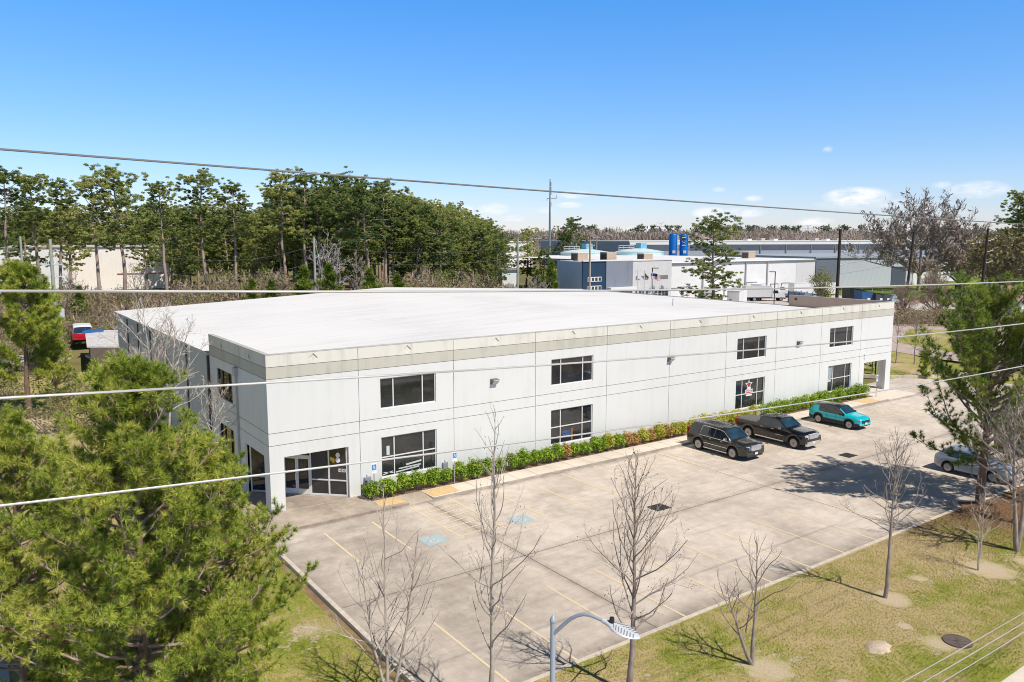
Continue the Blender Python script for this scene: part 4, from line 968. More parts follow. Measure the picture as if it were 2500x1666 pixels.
# ------------------------------------------------------------------ vegetation near the lot
BARK = mat('pine_bark', (.27, .185, .13), .95, c2=(.11, .075, .055), scale=5, stretch=(1, 1, .35), bump=.5)
BARKB = mat('pine_twig', (.42, .33, .26), .95, c2=(.22, .16, .12), scale=3)
BARKG = mat('grey_bark', (.56, .50, .44), .9, c2=(.32, .27, .23), scale=5, stretch=(1, 1, .4), bump=.3)
BARKD = mat('brown_bark', (.42, .35, .30), .9, c2=(.22, .175, .145), scale=6, stretch=(1, 1, .4))
BARKW = mat('pale_bark', (.62, .55, .48), .85, c2=(.36, .30, .25), scale=4, stretch=(1, 1, .5))
BALL = mat('seed_ball', (.07, .045, .03), .9, var=.3)
NEED = leafmat('pine_needle', [(.16, (.11, .18, .024)), (.38, (.25, .35, .042)), (.60, (.43, .49, .065)), (.82, (.62, .60, .13))], .6, .35, .5, .7)
NEED2 = leafmat('pine_needle_dark', [(.20, (.08, .15, .03)), (.42, (.18, .28, .045)), (.62, (.29, .38, .06)), (.85, (.46, .47, .09))], .5, .42, .5, .6)
DEADN = mat('dead_needle', (.30, .15, .075), .9, var=.4)
def unit(v): return v/(np.linalg.norm(v)+1e-9)
def needles(C, Dr, n, ln, wd, rg, spread=1.0):
    """brushes of n thin needles around each tip C pointing along Dr"""
    m = len(C); C = np.repeat(C, n, 0); Dn = np.repeat(Dr, n, 0)
    rv = rg.normal(size=(m*n, 3)); rv /= np.linalg.norm(rv, axis=1)[:, None]
    d = Dn*(.55+.5*rg.random((m*n, 1)))+rv*spread; d /= np.linalg.norm(d, axis=1)[:, None]
    sd_ = np.cross(d, rg.normal(size=(m*n, 3))*.7+Dn*.5+np.array([[.1, -.5, 1.0]])); sd_ /= np.linalg.norm(sd_, axis=1)[:, None]+1e-9
    L_ = ln*(.6+.5*rg.random((m*n, 1))); bk = Dn*(-.28*ln)*rg.random((m*n, 1))
    V = np.empty((m*n, 3, 3)); V[:, 0] = C+bk-sd_*wd; V[:, 1] = C+bk+sd_*wd; V[:, 2] = C+bk+d*L_
    return V.reshape(-1, 3)
def young_pine(label, base, h, prof, seed, tufts=1.0, z0=.06, need=None, trunk_r=.15, lean=(0, 0), nn=30, ln=.26, wd=.013, step=.42, group='pines round the parking lot', wn=(3, 6)):
    """full crowned pine with brush-like needle tufts; prof = crown radius by height fraction"""
    rg = np.random.default_rng(seed); t = thing('pine_tree', label, 'pine tree', base, 0, group)
    tb = MB(); bb = MB()
    nz_ = 14; zz = np.linspace(0, h*.985, nz_)
    wob = np.cumsum(rg.normal(0, .03, (nz_, 2)), 0); wob -= wob[0]
    tp = np.stack([wob[:, 0]+lean[0]*(zz/h)**1.5, wob[:, 1]+lean[1]*(zz/h)**1.5, zz], 1)
    tb.tube(tp, [trunk_r*(1-.93*(z/h)) for z in zz], 9)
    def at(z): return np.array([np.interp(z, zz, tp[:, i]) for i in range(3)])
    T, TD = [], []
    z = h*z0
    while z < h*.97:
        f = z/h; Rr = np.interp(f, [p[0] for p in prof], [p[1] for p in prof])
        for k in range(rg.integers(*wn)):
            a = rg.uniform(0, 2*PI); ll = Rr*rg.uniform(.62, 1.12); el_ = rg.uniform(-.12, .35)+.55*f
            p = at(z+rg.uniform(-.15, .15)); d = np.array([math.cos(a)*math.cos(el_), math.sin(a)*math.cos(el_), math.sin(el_)])
            ns = max(3, int(ll/.45)); pts = [p]
            for i in range(ns):
                d = unit(d+np.array([0, 0, .10-.04*(f < .3)])+rg.normal(0, .09, 3)); pts.append(pts[-1]+d*ll/ns)
            pts = np.array(pts); bb.tube(pts, np.linspace(.028+.008*ll, .008, len(pts)), 4, cap=False)
            T.append(pts[-1]); TD.append(d)
            for i in range(1, len(pts)):
                fr = i/(len(pts)-1)
                if fr < .3: continue
                for q in range(max(1, int(2.6*tufts+rg.random()))):
                    sd_ = unit(np.cross(pts[i]-pts[i-1], rg.normal(size=3))); sd_[2] = abs(sd_[2])*.6
                    l2 = rg.uniform(.22, .75)*(1.25-.5*fr)*min(1, ll/1.6); d2 = unit(unit(pts[i]-pts[i-1])*.7+sd_)
                    p0 = pts[i]+(pts[i-1]-pts[i])*rg.random(); p1 = p0+d2*l2*.6; p2 = p1+unit(d2+np.array([0, 0, .45]))*l2*.4
                    bb.tube([p0, p1, p2], [.012, .009, .006], 3, cap=False); T.append(p2); TD.append(unit(p2-p1))
                    if l2 > .35: T.append(p1); TD.append(unit(d2+np.array([0, 0, .3])))
                    if l2 > .5 and rg.random() < .7*tufts:
                        d3 = unit(np.cross(d2, rg.normal(size=3))+d2*.8+np.array([0, 0, .2])); p3 = p1+d3*l2*.45; bb.tube([p1, p3], [.008, .005], 3, cap=False); T.append(p3); TD.append(d3)
        z += step*(1 if f < .85 else .7)*rg.uniform(.8, 1.2)
    T.append(tp[-1]); TD.append(np.array([0, 0, 1.])); T, TD = np.array(T), np.array(TD)
    tb.build('trunk', BARK, t, 60, rel=False); bb.build('branches', BARKB, t, 60, rel=False)
    V = needles(T, TD, nn, ln, wd, rg, .9); npmesh('crown', V, np.arange(len(V)).reshape(-1, 3), need or NEED, t)
    k = rg.choice(len(T), max(1, len(T)//13), replace=False); V = needles(T[k]-TD[k]*.35, -TD[k], 10, .16, .018, rg, 1.2); npmesh('dead_needles', V, np.arange(len(V)).reshape(-1, 3), DEADN, t)
    return t
young_pine('big bushy green pine filling the lower left corner, nearest the camera', (-9.7, -18.6, -.16), 11.9, [(0, 2.6), (.18, 4.4), (.4, 4.0), (.62, 2.9), (.8, 1.9), (.93, 1.0), (1, .25)], 11, 1.5, .08, trunk_r=.2, nn=44, wd=.0095, step=.31, ln=.235, wn=(4, 7))
young_pine('bushy pine with a yellow-green top between the big pine and the entrance corner', (-6.9, -14.6, -.16), 8.6, [(0, 2.6), (.2, 3.9), (.45, 3.0), (.7, 1.9), (.9, 1.0), (1, .2)], 12, 1.4, .10, trunk_r=.16, nn=44, wd=.0095, step=.31, ln=.235, wn=(4, 7))
young_pine('bushy pine at the left picture edge beside the big pine', (-12.3, -13.2, -.16), 9.9, [(0, 2.4), (.2, 3.4), (.5, 2.8), (.8, 1.6), (1, .2)], 13, 1.4, .10, trunk_r=.16, nn=42, wd=.0095, step=.36, ln=.24, wn=(4, 6))
young_pine('thin open pine with a bare lower trunk, farther back at the left edge', (-8.8, 35.8, -.16), 12.8, [(0, 1.5), (.3, 3.0), (.5, 3.8), (.75, 3.0), (.92, 1.6), (1, .2)], 14, 1.8, .24, NEED, trunk_r=.26, nn=24, ln=.42, wd=.024, step=.5)
young_pine('slender pine beside the red pickup left of the warehouse', tuple(HD(108, 700, 88)[:2])+(-.16,), 10.2, [(0, 1.4), (.3, 2.2), (.6, 1.9), (.85, 1.2), (1, .2)], 15, .8, .12, NEED, trunk_r=.15, nn=22, ln=.42, wd=.025, step=.5)
young_pine('tall dark green pine on the straw bed at the right, shading the lot', (33.1, -21.6, .1), 11.3, [(0, .6), (.2, 3.0), (.3, 5.8), (.5, 6.6), (.68, 5.6), (.85, 3.8), (.95, 1.9), (1, .3)], 16, 1.25, .20, NEED2, trunk_r=.25, nn=32, ln=.29, wd=.014, step=.38)
young_pine('pine crown entering the right picture edge beside the tall dark pine', (36.9, -23.9, .1), 13.2, [(0, .6), (.28, 2.2), (.5, 3.9), (.75, 3.4), (.93, 1.4), (1, .3)], 17, .8, .3, NEED2, trunk_r=.24, nn=24, ln=.28, wd=.018, step=.45)
young_pine('small young pine on the grass beyond the right end of the warehouse', (72.5, 1.5, -.1), 3.0, [(0, .7), (.3, 1.0), (.7, .8), (1, .1)], 18, .6, .1, NEED, trunk_r=.06, nn=24, ln=.34, wd=.03, step=.4)

def bare_tree(label, base, h, spread, seed, bark=BARKG, leaders=((0, 0, 1),), first=.25, n1=22, r0=.09, up=.5, balls=0, fine=1.0, mult=None, twig=.006, group='leafless trees', name='bare_tree', haze=None, fork=0.0):
    """leafless tree: one or more leaders, ascending limbs, side shoots and twigs"""
    rg = np.random.default_rng(seed); t = thing(name, label, 'tree', base, 0, group); tb, bb, lb = MB(), MB(), MB(); tips = []
    def shoot(p, d, ln, r, lev):
        ns = 5 if lev < 2 else 3; pts = [p]
        for i in range(ns):
            d = unit(d+np.array([0, 0, up*.22])+rg.normal(0, .10+.05*lev, 3)); pts.append(pts[-1]+d*ln/ns)
        pts = np.array(pts); bb.tube(pts, np.linspace(r, max(twig*.6, r*.32), len(pts)), 5 if lev == 1 else 3, cap=False); tips.append(pts[-1])
        if lev >= 3: return
        nk = int((ln/(.30 if lev == 1 else .17))*fine*rg.uniform(.7, 1.2)); nk = min(nk, 12 if lev == 1 else 6)
        for k in range(nk):
            f = rg.uniform(.18, .97); i = min(ns-1, int(f*ns)); q = pts[i]+(pts[i+1]-pts[i])*(f*ns-i); dd = unit(pts[i+1]-pts[i])
            sd_ = unit(np.cross(dd, rg.normal(size=3))); shoot(q, unit(dd*.75+sd_*.75+np.array([0, 0, .25])), ln*rg.uniform(.28, .5)*(1.05-.5*f), max(twig, r*.40*(1-.5*f)), lev+1)
    for lx, ly, hf in leaders:
        hh = h*hf; nz_ = 12; zz = np.linspace(0, 1, nz_); wob = np.cumsum(rg.normal(0, .012*hh/4, (nz_, 2)), 0); wob -= wob[0]
        zo = np.clip((zz*hf-fork)/(hf-fork), 0, 1)**(.8 if not fork else .7); tp = np.stack([wob[:, 0]+lx*zo, wob[:, 1]+ly*zo, zz*hh], 1)
        tb.tube(tp, [max(twig, r0*(1-.95*z**.85))*(1 if len(leaders) == 1 else .8) for z in zz], 8)
        for k in range(int(n1/len(leaders))):
            f = first+(1-first)*((k+rg.random())/(n1/len(leaders)))**.9
            if f > .985: continue
            p = np.array([np.interp(f, zz, tp[:, i]) for i in range(3)]); a = k*2.4+rg.uniform(-.4, .4)
            g = (f-first)/(1-first); ln = spread*(.35+.9*math.sin(PI*min(1, .18+g*.82)))*rg.uniform(.75, 1.15)*(1-.55*g)
            e = rg.uniform(.35, .8)+.5*g
            shoot(p, np.array([math.cos(a)*math.cos(e), math.sin(a)*math.cos(e), math.sin(e)]), ln, r0*.30*(1-.75*f)+twig, 1)
        tips.append(tp[-1])
    if balls:
        for i in rg.choice(len(tips), min(balls, len(tips)), replace=False):
            c = tips[i]+rg.normal(0, .02, 3); r = .019; lb.add([c+(r, 0, 0), c+(-r, 0, 0), c+(0, r, 0), c+(0, -r, 0), c+(0, 0, r), c+(0, 0, -r)], [(0, 2, 4), (2, 1, 4), (1, 3, 4), (3, 0, 4), (2, 0, 5), (1, 2, 5), (3, 1, 5), (0, 3, 5)])
    tb.build('trunk', bark, t, 60, rel=False); bb.build('branches', bark, t, 60, rel=False)
    if balls: lb.build('seed_balls', BALL, t, 60, rel=False)['kind'] = 'stuff'
    if haze:
        V = twigsoup(np.array(tips), np.full((len(tips), 3), haze[3]), haze[0], haze[1], haze[2], rg, .8); soup_obj('twigs', V, bark, t)
    return t
def ground_under(px, depth, z):   # base of a trunk whose foot lies below the frame
    q = HD(px, 1666, depth); return (q[0], q[1], z)
bt = 'leafless street trees along the front lawn'
bare_tree('leafless grey tree with several rising stems at the left kerb of the lot', (-2.55, -19.3, -.16), 7.4, 2.3, 21, BARKG, ((0, 0, 1), (.9, -.55, .78), (-.75, .4, .7)), .14, 54, .085, .6, group=bt, twig=.005, fine=.85)
bare_tree('tallest leafless tree, pale straight stem with seed balls, in front of the accessible spaces', (-.55, -22.3, .12), 9.8, 2.6, 22, BARKG, ((.0, 0, 1),), .17, 34, .10, .55, 60, group=bt, twig=.005, fine=.75)
bare_tree('leafless tree hung with dark seed balls, standing behind the street lamp head', (3.95, -23.7, .12), 8.2, 2.5, 23, BARKD, ((.05, 0, 1),), .24, 40, .115, .75, 150, group=bt, twig=.005, fine=.9)
bare_tree('short dark leafless tree forking low, on the lawn right of the street lamp', (8.7, -24.95, .12), 4.65, 1.85, 24, BARKD, ((.1, .1, 1), (-.9, .5, .62)), .29, 26, .10, .4, group=bt, fine=.7)
bare_tree('dark leafless tree with a straight bare lower trunk, right part of the lawn', (17.5, -24.85, .12), 7.0, 2.1, 25, BARKD, ((.05, 0, 1),), .36, 32, .10, .75, group=bt, twig=.005, fine=.9)
bare_tree('small pale twin-stemmed sapling in a wide sandy ring at the right', (23.55, -25.8, .12), 3.9, 1.15, 26, BARKG, ((.15, 0, 1), (-.2, .1, .9)), .3, 24, .055, .5, group=bt)
bare_tree('thick brown leafless tree at the right picture edge on the straw bed', (27.4, -25.8, .12), 9.4, 3.0, 27, BARKD, ((.35, -.2, 1), (-.5, .3, .78)), .24, 46, .17, .2, group=bt, twig=.008)
bare_tree('pale tangled leafless tree leaning over the silver car', (31.4, -24.6, .12), 8.3, 2.9, 28, BARKG, ((.5, .1, 1), (.9, -.7, .85), (-.3, .4, .8)), .16, 64, .065, .1, group=bt, twig=.007)
bt = 'leafless trees against the left wall'
bare_tree('white-barked leafless tree with two leaders in front of the grey side wall', (-3.4, 10.5, -.16), 11.2, 3.6, 31, BARKW, ((-.7, .3, 1), (1.4, -.8, .88)), .42, 36, .15, .3, group=bt, twig=.011)
bare_tree('smaller pale leafless tree leaning towards the corner windows', (-2.0, 6.8, -.16), 6.6, 2.6, 32, BARKW, ((1.1, -1.2, 1),), .35, 26, .08, -.1, group=bt, twig=.009)
bt = 'young leafless trees beyond the right end'
bare_tree('dark young leafless tree on the grass just past the right end of the facade', tuple(G(2232, 890, -.1)), 6.2, 2.4, 33, BARKD, ((0, 0, 1),), .28, 24, .09, .2, group=bt, twig=.014)
bare_tree('thin leafless tree right of the warehouse corner, nearest the wall', tuple(G(2183+4, 887, -.1)), 5.6, 1.5, 34, BARKD, ((0, 0, 1),), .35, 16, .07, .5, group=bt, twig=.013)
bare_tree('leafless tree standing left of the right pine on the far grass', tuple(G(2262, 918, -.1)), 5.2, 2.3, 35, BARKD, ((0, 0, 1), (.5, .2, .8)), .25, 24, .08, .1, group=bt, twig=.013)
# dead leaves on the bush beside the entrance corner
def leafsoup(C, Rd, n, size, rg, flat=1.0, shell=.55, asp=.55):
    """n small leaf quads scattered through ellipsoids at C with radii Rd"""
    m = len(C); C = np.repeat(C, n, 0); Rd = np.repeat(Rd, n, 0)
    u = rg.normal(size=(m*n, 3)); u /= np.linalg.norm(u, axis=1)[:, None]; rr = shell+(1-shell)*rg.random((m*n, 1))**.6
    P = C+u*Rd*rr; nr = rg.normal(size=(m*n, 3))*.75+u*.9+np.array([[0, -.15, .7]]); nr /= np.linalg.norm(nr, axis=1)[:, None]
    a = np.cross(nr, rg.normal(size=(m*n, 3))); a /= np.linalg.norm(a, axis=1)[:, None]+1e-9; b_ = np.cross(nr, a); s = size*(.6+.8*rg.random((m*n, 1)))
    V = np.empty((m*n, 4, 3)); V[:, 0] = P-a*s; V[:, 1] = P-b_*s*asp; V[:, 2] = P+a*s; V[:, 3] = P+b_*s*asp
    return V.reshape(-1, 3)
def twigsoup(C, Rd, n, ln, wd, rg, lean=.55):
    """n thin rising twigs through ellipsoids at C"""
    m = len(C); P = np.repeat(C, n, 0)+rg.uniform(-1, 1, (m*n, 3))*np.repeat(Rd, n, 0); d = rg.normal(size=(m*n, 3))*lean+np.array([[0, 0, 1.]]); d /= np.linalg.norm(d, axis=1)[:, None]
    sd_ = np.cross(d, rg.normal(size=(m*n, 3))*.6+np.array([[.2, -1., .3]])); sd_ /= np.linalg.norm(sd_, axis=1)[:, None]+1e-9; l_ = ln*(.5+rg.random((m*n, 1))); b_ = rg.normal(size=(m*n, 3))*l_*.12
    V = np.empty((m*n, 4, 3)); V[:, 0] = P-sd_*wd; V[:, 1] = P+sd_*wd; V[:, 2] = P+d*l_*.5+b_+sd_*wd*.8; V[:, 3] = P+d*l_
    return V.reshape(-1, 3)
def soup_obj(name, V, m, parent=None): return npmesh(name, V, np.arange(len(V)).reshape(-1, 4), m, parent)
SHG = leafmat('shrub_leaf', [(.2, (0.091, 0.173, 0.016)), (.45, (0.203, 0.335, 0.025)), (.7, (0.376, 0.507, 0.045)), (.9, (0.528, 0.629, 0.081))], 2.5, .3, .45, .5)
SHB = leafmat('bronze_leaf', [(.2, (0.232, 0.174, 0.043)), (.42, (0.493, 0.290, 0.087)), (.62, (0.660, 0.392, 0.160)), (.85, (0.435, 0.392, 0.072))], 3.5, .3, .5, .5)
SHY = leafmat('yellow_leaf', [(.2, (0.203, 0.264, 0.025)), (.45, (0.447, 0.487, 0.041)), (.65, (0.660, 0.568, 0.102)), (.9, (0.660, 0.507, 0.162))], 3.0, .3, .5, .5)
BRUSH = leafmat('brush_leaf', [(.2, (.12, .13, .04)), (.5, (.25, .24, .09)), (.8, (.40, .34, .18))], .8, .3, .7, .6)
DRY = leafmat('dry_leaf', [(.2, (.16, .08, .04)), (.5, (.34, .20, .11)), (.8, (.5, .33, .2))], 2.5, .25, .7, .5)
rg = np.random.default_rng(7)
t = thing('dry_bush', 'brown dry bush beside the shaded corner of the entrance', 'bush', (-2.1, 2.6, -.16), 0)
C = rg.normal(0, 1, (14, 3))*np.array([.35, .55, .35])+np.array([.1, 0, .9]); soup_obj('foliage', leafsoup(C, np.full((14, 3), .42), 70, .07, rg), DRY, t)
b = MB(); 
for i in range(9): a = rg.uniform(0, 6.3); b.tube([(0, 0, 0), (.3*math.cos(a), .4*math.sin(a), .7), (.5*math.cos(a), .8*math.sin(a), 1.35+.3*rg.random())], [.03, .02, .008], 4)
b.build('stems', BARKD, t, 60, rel=False)
for k, (px, py, D_, h_, lab) in enumerate(((150, 900, 66, 3.2, 'olive brush left of the grey side wall, beside the thin open pine'), (212, 905, 70, 2.6, 'olive brush below the white shed roof'), (246, 940, 62, 2.8, 'olive brush nearest the grey side wall'), (120, 960, 60, 2.2, 'low olive brush at the edge of the side lawn'), (20, 905, 74, 2.8, 'olive brush at the left picture edge by the scrap heap'))):
    q = G(px, py+25, -.16) if k > 90 else HD(px, py, D_); t = thing('bush', lab, 'bush', (q[0], q[1], -.16), 0, 'brush left of the warehouse'); n = 26
    C = rg.normal(0, 1, (n, 3))*np.array([1.3, 1.1, .28*h_])+np.array([0, 0, h_*.55]); C[:, 2] = np.clip(C[:, 2], .4, h_); soup_obj('foliage', leafsoup(C, np.full((n, 3), .75), 60, .12, rg, 1, .1, .35), BRUSH, t); b = MB()
    for c in C[:14]: b.tube([(c[0]*.2, c[1]*.2, 0), (c[0]*.7, c[1]*.7, c[2]*.6), tuple(c*np.array([1, 1, 1.15]))], [.04, .025, .01], 4)
    b.build('stems', BARKD, t, 60, rel=False)
young_pine('bushy pine between the thin open pine and the white shed', (*HD(122, 800, 72)[:2], -.16), 6.4, [(0, 1.6), (.3, 2.4), (.6, 1.8), (.85, 1.0), (1, .2)], 19, .8, .12, NEED, trunk_r=.14, nn=22, ln=.36, wd=.02, step=.45)
# shrubs in front of the facade: prototypes, then copies
def shrub_proto(seed, m, r=.62, h=1.18):
    rg = np.random.default_rng(seed); t = thing('shrub', '-', 'shrub', (0, -500, 0))
    n = 24; u = rg.normal(size=(n, 3)); u /= np.linalg.norm(u, axis=1)[:, None]; u[:, 2] = abs(u[:, 2])
    C = u*np.array([r*.62, r*.55, h*.50])*rg.uniform(.6, 1.1, (n, 1))+np.array([0, 0, h*.33])
    soup_obj('foliage', leafsoup(C, np.full((n, 3), r*.42), 75, .055, rg, 1, .35), m, t)
    b = MB()
    for i in range(5): a = 1.26*i; b.tube([(0, 0, 0), (.12*math.cos(a), .12*math.sin(a), .35), (.3*math.cos(a), .3*math.sin(a), .7)], [.03, .022, .01], 4)
    b.build('stems', BARKD, t, 60, rel=False); return t
protos = {'green': [shrub_proto(41+i, SHG, .60+.05*(i % 2)) for i in range(4)], 'bronze': [shrub_proto(51, SHB, .58, 1.12), shrub_proto(52, SHB, .54, 1.02)], 'yellow': [shrub_proto(55, SHY, .62), shrub_proto(56, SHY, .58)]}
sx = [(5.5, 'g'), (6.5, 'g'), (7.5, 'g'), (8.47, 'g'), (9.45, 'g'), (10.45, 'g'), (11.4, 'g'), (12.45, 'g'), (13.35, 'g'), (14.35, 'g'), (15.4, 'g'), (16.35, 'g'), (17.4, 'g'), (18.3, 'g'), (19.1, 'g'), (19.85, 'b'), (20.8, 'g'), (21.65, 'g'), (22.5, 'g'), (23.15, 'g'), (23.75, 'y'),
      (24.7, 'g'), (25.6, 'b'), (26.35, 'b'), (27.2, 'y'), (28.05, 'b'), (28.85, 'y'), (29.65, 'b'), (30.5, 'y'), (31.3, 'y')]
ordw = ['first', 'second', 'third', 'fourth', 'fifth', 'sixth', 'seventh', 'eighth', 'ninth', 'tenth', 'eleventh', 'twelfth', 'thirteenth', 'fourteenth', 'fifteenth', 'sixteenth', 'seventeenth', 'eighteenth', 'nineteenth', 'twentieth', 'twenty-first', 'twenty-second', 'twenty-third', 'twenty-fourth', 'twenty-fifth', 'twenty-sixth', 'twenty-seventh', 'twenty-eighth', 'twenty-ninth', 'thirtieth']
used = {}
rr = random.Random(9)
for i, (x, c) in enumerate(sx):
    kk = {'g': 'green', 'b': 'bronze', 'y': 'yellow'}[c]; P_ = protos[kk]; j = i % len(P_)
    lab = '%s %s shrub in the row under the facade, counted from the entrance' % (ordw[i], {'g': 'round green', 'b': 'bronze leaved', 'y': 'yellow-green'}[c])
    if j not in used.setdefault(kk, []): o = P_[j]; used[kk].append(j); place(o, (x, -.85-.12*rr.random(), .09), rr.uniform(0, 6.28), rr.uniform(.98, 1.16)); o['label'] = lab; o['group'] = 'shrubs along the facade'
    else: dup(P_[j], (x, -.85-.12*rr.random(), .09), rr.uniform(0, 6.28), rr.uniform(.92, 1.18), lab, 'shrubs along the facade')
def hedge(label, x0, x1, y, h, m, seed):
    rg = np.random.default_rng(seed); t = thing('hedge', label, 'hedge', ((x0+x1)/2, y, .09), 0, 'clipped hedges at the right'); n = int((x1-x0)*15)
    C = np.stack([rg.uniform(-(x1-x0)/2+.3, (x1-x0)/2-.3, n), rg.uniform(-.34, .34, n), rg.uniform(.25, h-.28, n)], 1); C[:, 2] += .10*np.sin(C[:, 0]*2.1)+.05*np.sin(C[:, 0]*5)
    soup_obj('foliage', leafsoup(C, np.full((n, 3), .33), 85, .06, rg, 1, .4), m, t)
    b = MB()
    for x in np.arange(-(x1-x0)/2+.4, (x1-x0)/2-.3, .9): b.tube([(x, 0, 0), (x+.05, .05, .5)], [.03, .015], 4)
    b.build('stems', BARKD, t, 60, rel=False)
hedge('yellow-green clipped hedge behind the dark grey SUV', 32.0, 40.6, -.75, 1.22, SHY, 61)
hedge('long bright green clipped hedge behind the teal car up to the right recess', 40.8, 57.4, -.72, 1.3, SHG, 62)
# bright green bush seen through the right recess, black gate before it
rg = np.random.default_rng(63); p = G(2126, 908, -.1)
t = thing('bush', 'green bush seen through the right recess behind the black gate', 'bush', (p[0]+.6, p[1]+.6, -.1)); C = rg.normal(0, 1, (26, 3))*np.array([.7, .7, .55])+np.array([0, 0, 1.5]); soup_obj('foliage', leafsoup(C, np.full((26, 3), .6), 60, .09, rg), SHG, t)
BLKM = mat('black_steel', (.02, .02, .02), .5, .3, var=.2)
A_, B_ = np.array(G(2105, 913.5)[:2]), np.array(G(2151, 921)[:2]); d = (B_-A_); A_ = A_-d*1.2; d = B_-A_
t = thing('gate', 'black steel sliding gate seen through the right recess', 'gate', (*B_, -.1)); b = MB()
def gp(f, z): return (A_[0]+d[0]*f, A_[1]+d[1]*f, z)
for z in (.15, 1.1, 2.05): b.tube([gp(0, z), gp(.78, z)], .05, 6)
for f in (0, .39, .78): b.tube([gp(f, .1), gp(f, 2.1)], .05, 6)
b.build('frame', BLKM, t); b = MB()
for f in np.arange(.02, .78, .028): b.tube([gp(f, .15), gp(f, 2.05)], .012, 4, cap=False)
b.build('bars', BLKM, t); b = MB()
for f in (.86, 1.0): b.tube([gp(f, -.2), gp(f, 2.5)], .08, 8)
b.build('post', BLKM, t)
# ------------------------------------------------------------------ background: poles, buildings, yard
WB = mat('bg_white', (.76, .755, .74), .8, var=.08, scale=.3); CRM = wallmat('cream_wall', (.86, .81, .755), (.74, .68, .62), .5)
NAVY = mat('navy_wall', (.012, .045, .095), .7, var=.2, scale=.5); SLATE = wallmat('slate_wall', (.215, .24, .29), (.14, .16, .20), .6); BLG = wallmat('blue_grey_wall', (.52, .60, .70), (.44, .51, .60), .6)
LGR = wallmat('light_grey_wall', (.60, .60, .60), (.5, .5, .5), .6); DKG = mat('dark_trim', (.20, .20, .20), .7, var=.15); WROOF = mat('bg_roof', (.80, .80, .79), .7, var=.07, scale=.15)
WINB = glassmat('far_glass', (.03, .04, .045), 1.6)
YB = 86.8
def bpart(name, m, par, *boxes):
    b = MB()
    for q in boxes: b.box(*q)
    return b.build(name, m, par)
t = thing('office_building', 'navy and white warehouse office with flags in front and loading doors', 'building', (135, YB, -.2))
h1, h2 = 10.25, 9.5
YE = AX(1360, 636, 95.9)[1]; bpart('wall', BLG, t, (95.9, YB, -.2, 96.2, YE, h1), (96.2, YE-.3, -.2, 123, YE, h1))
nb = bpart('wall', NAVY, t, (95.9, YB-.25, -.2, 102.43, YB, h1))
sb = bpart('wall', SLATE, t, (102.43, YB-.5, -.2, 110.4, YB, h1))
bpart('wall', LGR, t, (110.4, YB-.3, -.2, 123.0, YB, h1-.1))
bpart('wall', WB, t, (123.0, YB, -.2, 171.2, YB+.3, h2))
bpart('wall', LGR, t, (171.2, YB-.05, -.2, 179.6, YB+.3, h2)); bpart('wall', BLG, t, (179.6, YB+.2, -.2, 179.9, YB+78, h2))
r_ = bpart('roof', WROOF, t, (96.2, YB+.01, h1-.3, 123, YE-.31, h1-.1), (123, YB+.3, h2-.02, 179.6, YB+78, h2+.18)); bpart('eave', DKG, r_, (123, YB-.35, h2-.35, 179.8, YB+.29, h2-.03))
bpart('parapet_cap', WB, r_, (95.8, YB-.5, h1, 123.1, YB-.0, h1+.2))
for x in (134, 150, 158.7): bpart('downspout', mat('pipe_grey', (.35, .35, .36), .6), t, (x-.2, YB-.28, -.2, x+.2, YB-.02, h2-.3))
for z0, z1, n in ((5.9, 6.9, 4), (2.0, 5.0, 4), (-.1, 1.6, 4)):
    f = bpart('window', WB, nb, (97.3, YB-.34, z0, 101.2, YB-.26, z1)); dx = 3.9/n; b = MB()
    for i in range(n):
        for k in range(1 if z1-z0 < 1.2 else 2): zz = (z1-z0)/(1 if z1-z0 < 1.2 else 2); b.box(97.3+i*dx+.14, YB-.36, z0+k*zz+.14, 97.3+(i+1)*dx-.14, YB-.345, z0+(k+1)*zz-.14)
    b.build('pane', WINB, f)
cn = bpart('canopy', WB, sb, (102.6, YB-1.9, 3.9, 110.3, YB-.52, 4.5)); f = bpart('window', WB, sb, (104.2, YB-.58, -.1, 109.0, YB-.51, 3.7)); b = MB()
for i in range(5):
    for k in range(3): b.box(104.3+i*.94, YB-.61, .0+k*1.22, 104.3+i*.94+.82, YB-.59, 1.08+k*1.22)
b.build('pane', WINB, f)
for x0, x1 in ((111.3, 115.6), (117.4, 122.0)):
    f = bpart('dock_door', LGR, t, (x0, YB-.36, -.1, x1, YB-.31, 4.4)); b = MB()
    for i in range(4):
        for k in range(4): w_ = (x1-x0)/4; b.box(x0+i*w_+.12, YB-.39, .1+k*.86, x0+(i+1)*w_-.12, YB-.37, .82+k*.86)
    b.build('pane', WINB, f); f = bpart('window', DKG, t, (x0+.2, YB-.36, 5.9, x1-.2, YB-.31, 6.75))
for x, z0, z1, w_ in ((124.5, -.2, 3.4, 2.4), (129.5, .4, 3.6, 2.3), (143.8, 1.0, 3.4, 1.9), (152.5, 1.0, 3.9, 2.2), (162, 1.0, 3.2, 1.7), (166.6, 1.0, 3.3, 1.7)):
    f = bpart('dock_door', mat('dock_frame', (.22, .22, .23), .6), t, (x-w_, YB-.08, z0, x+w_, YB-.02, z1+.25)); bpart('door_leaf', WB, f, (x-w_+.3, YB-.12, z0, x+w_-.3, YB-.09, z1))
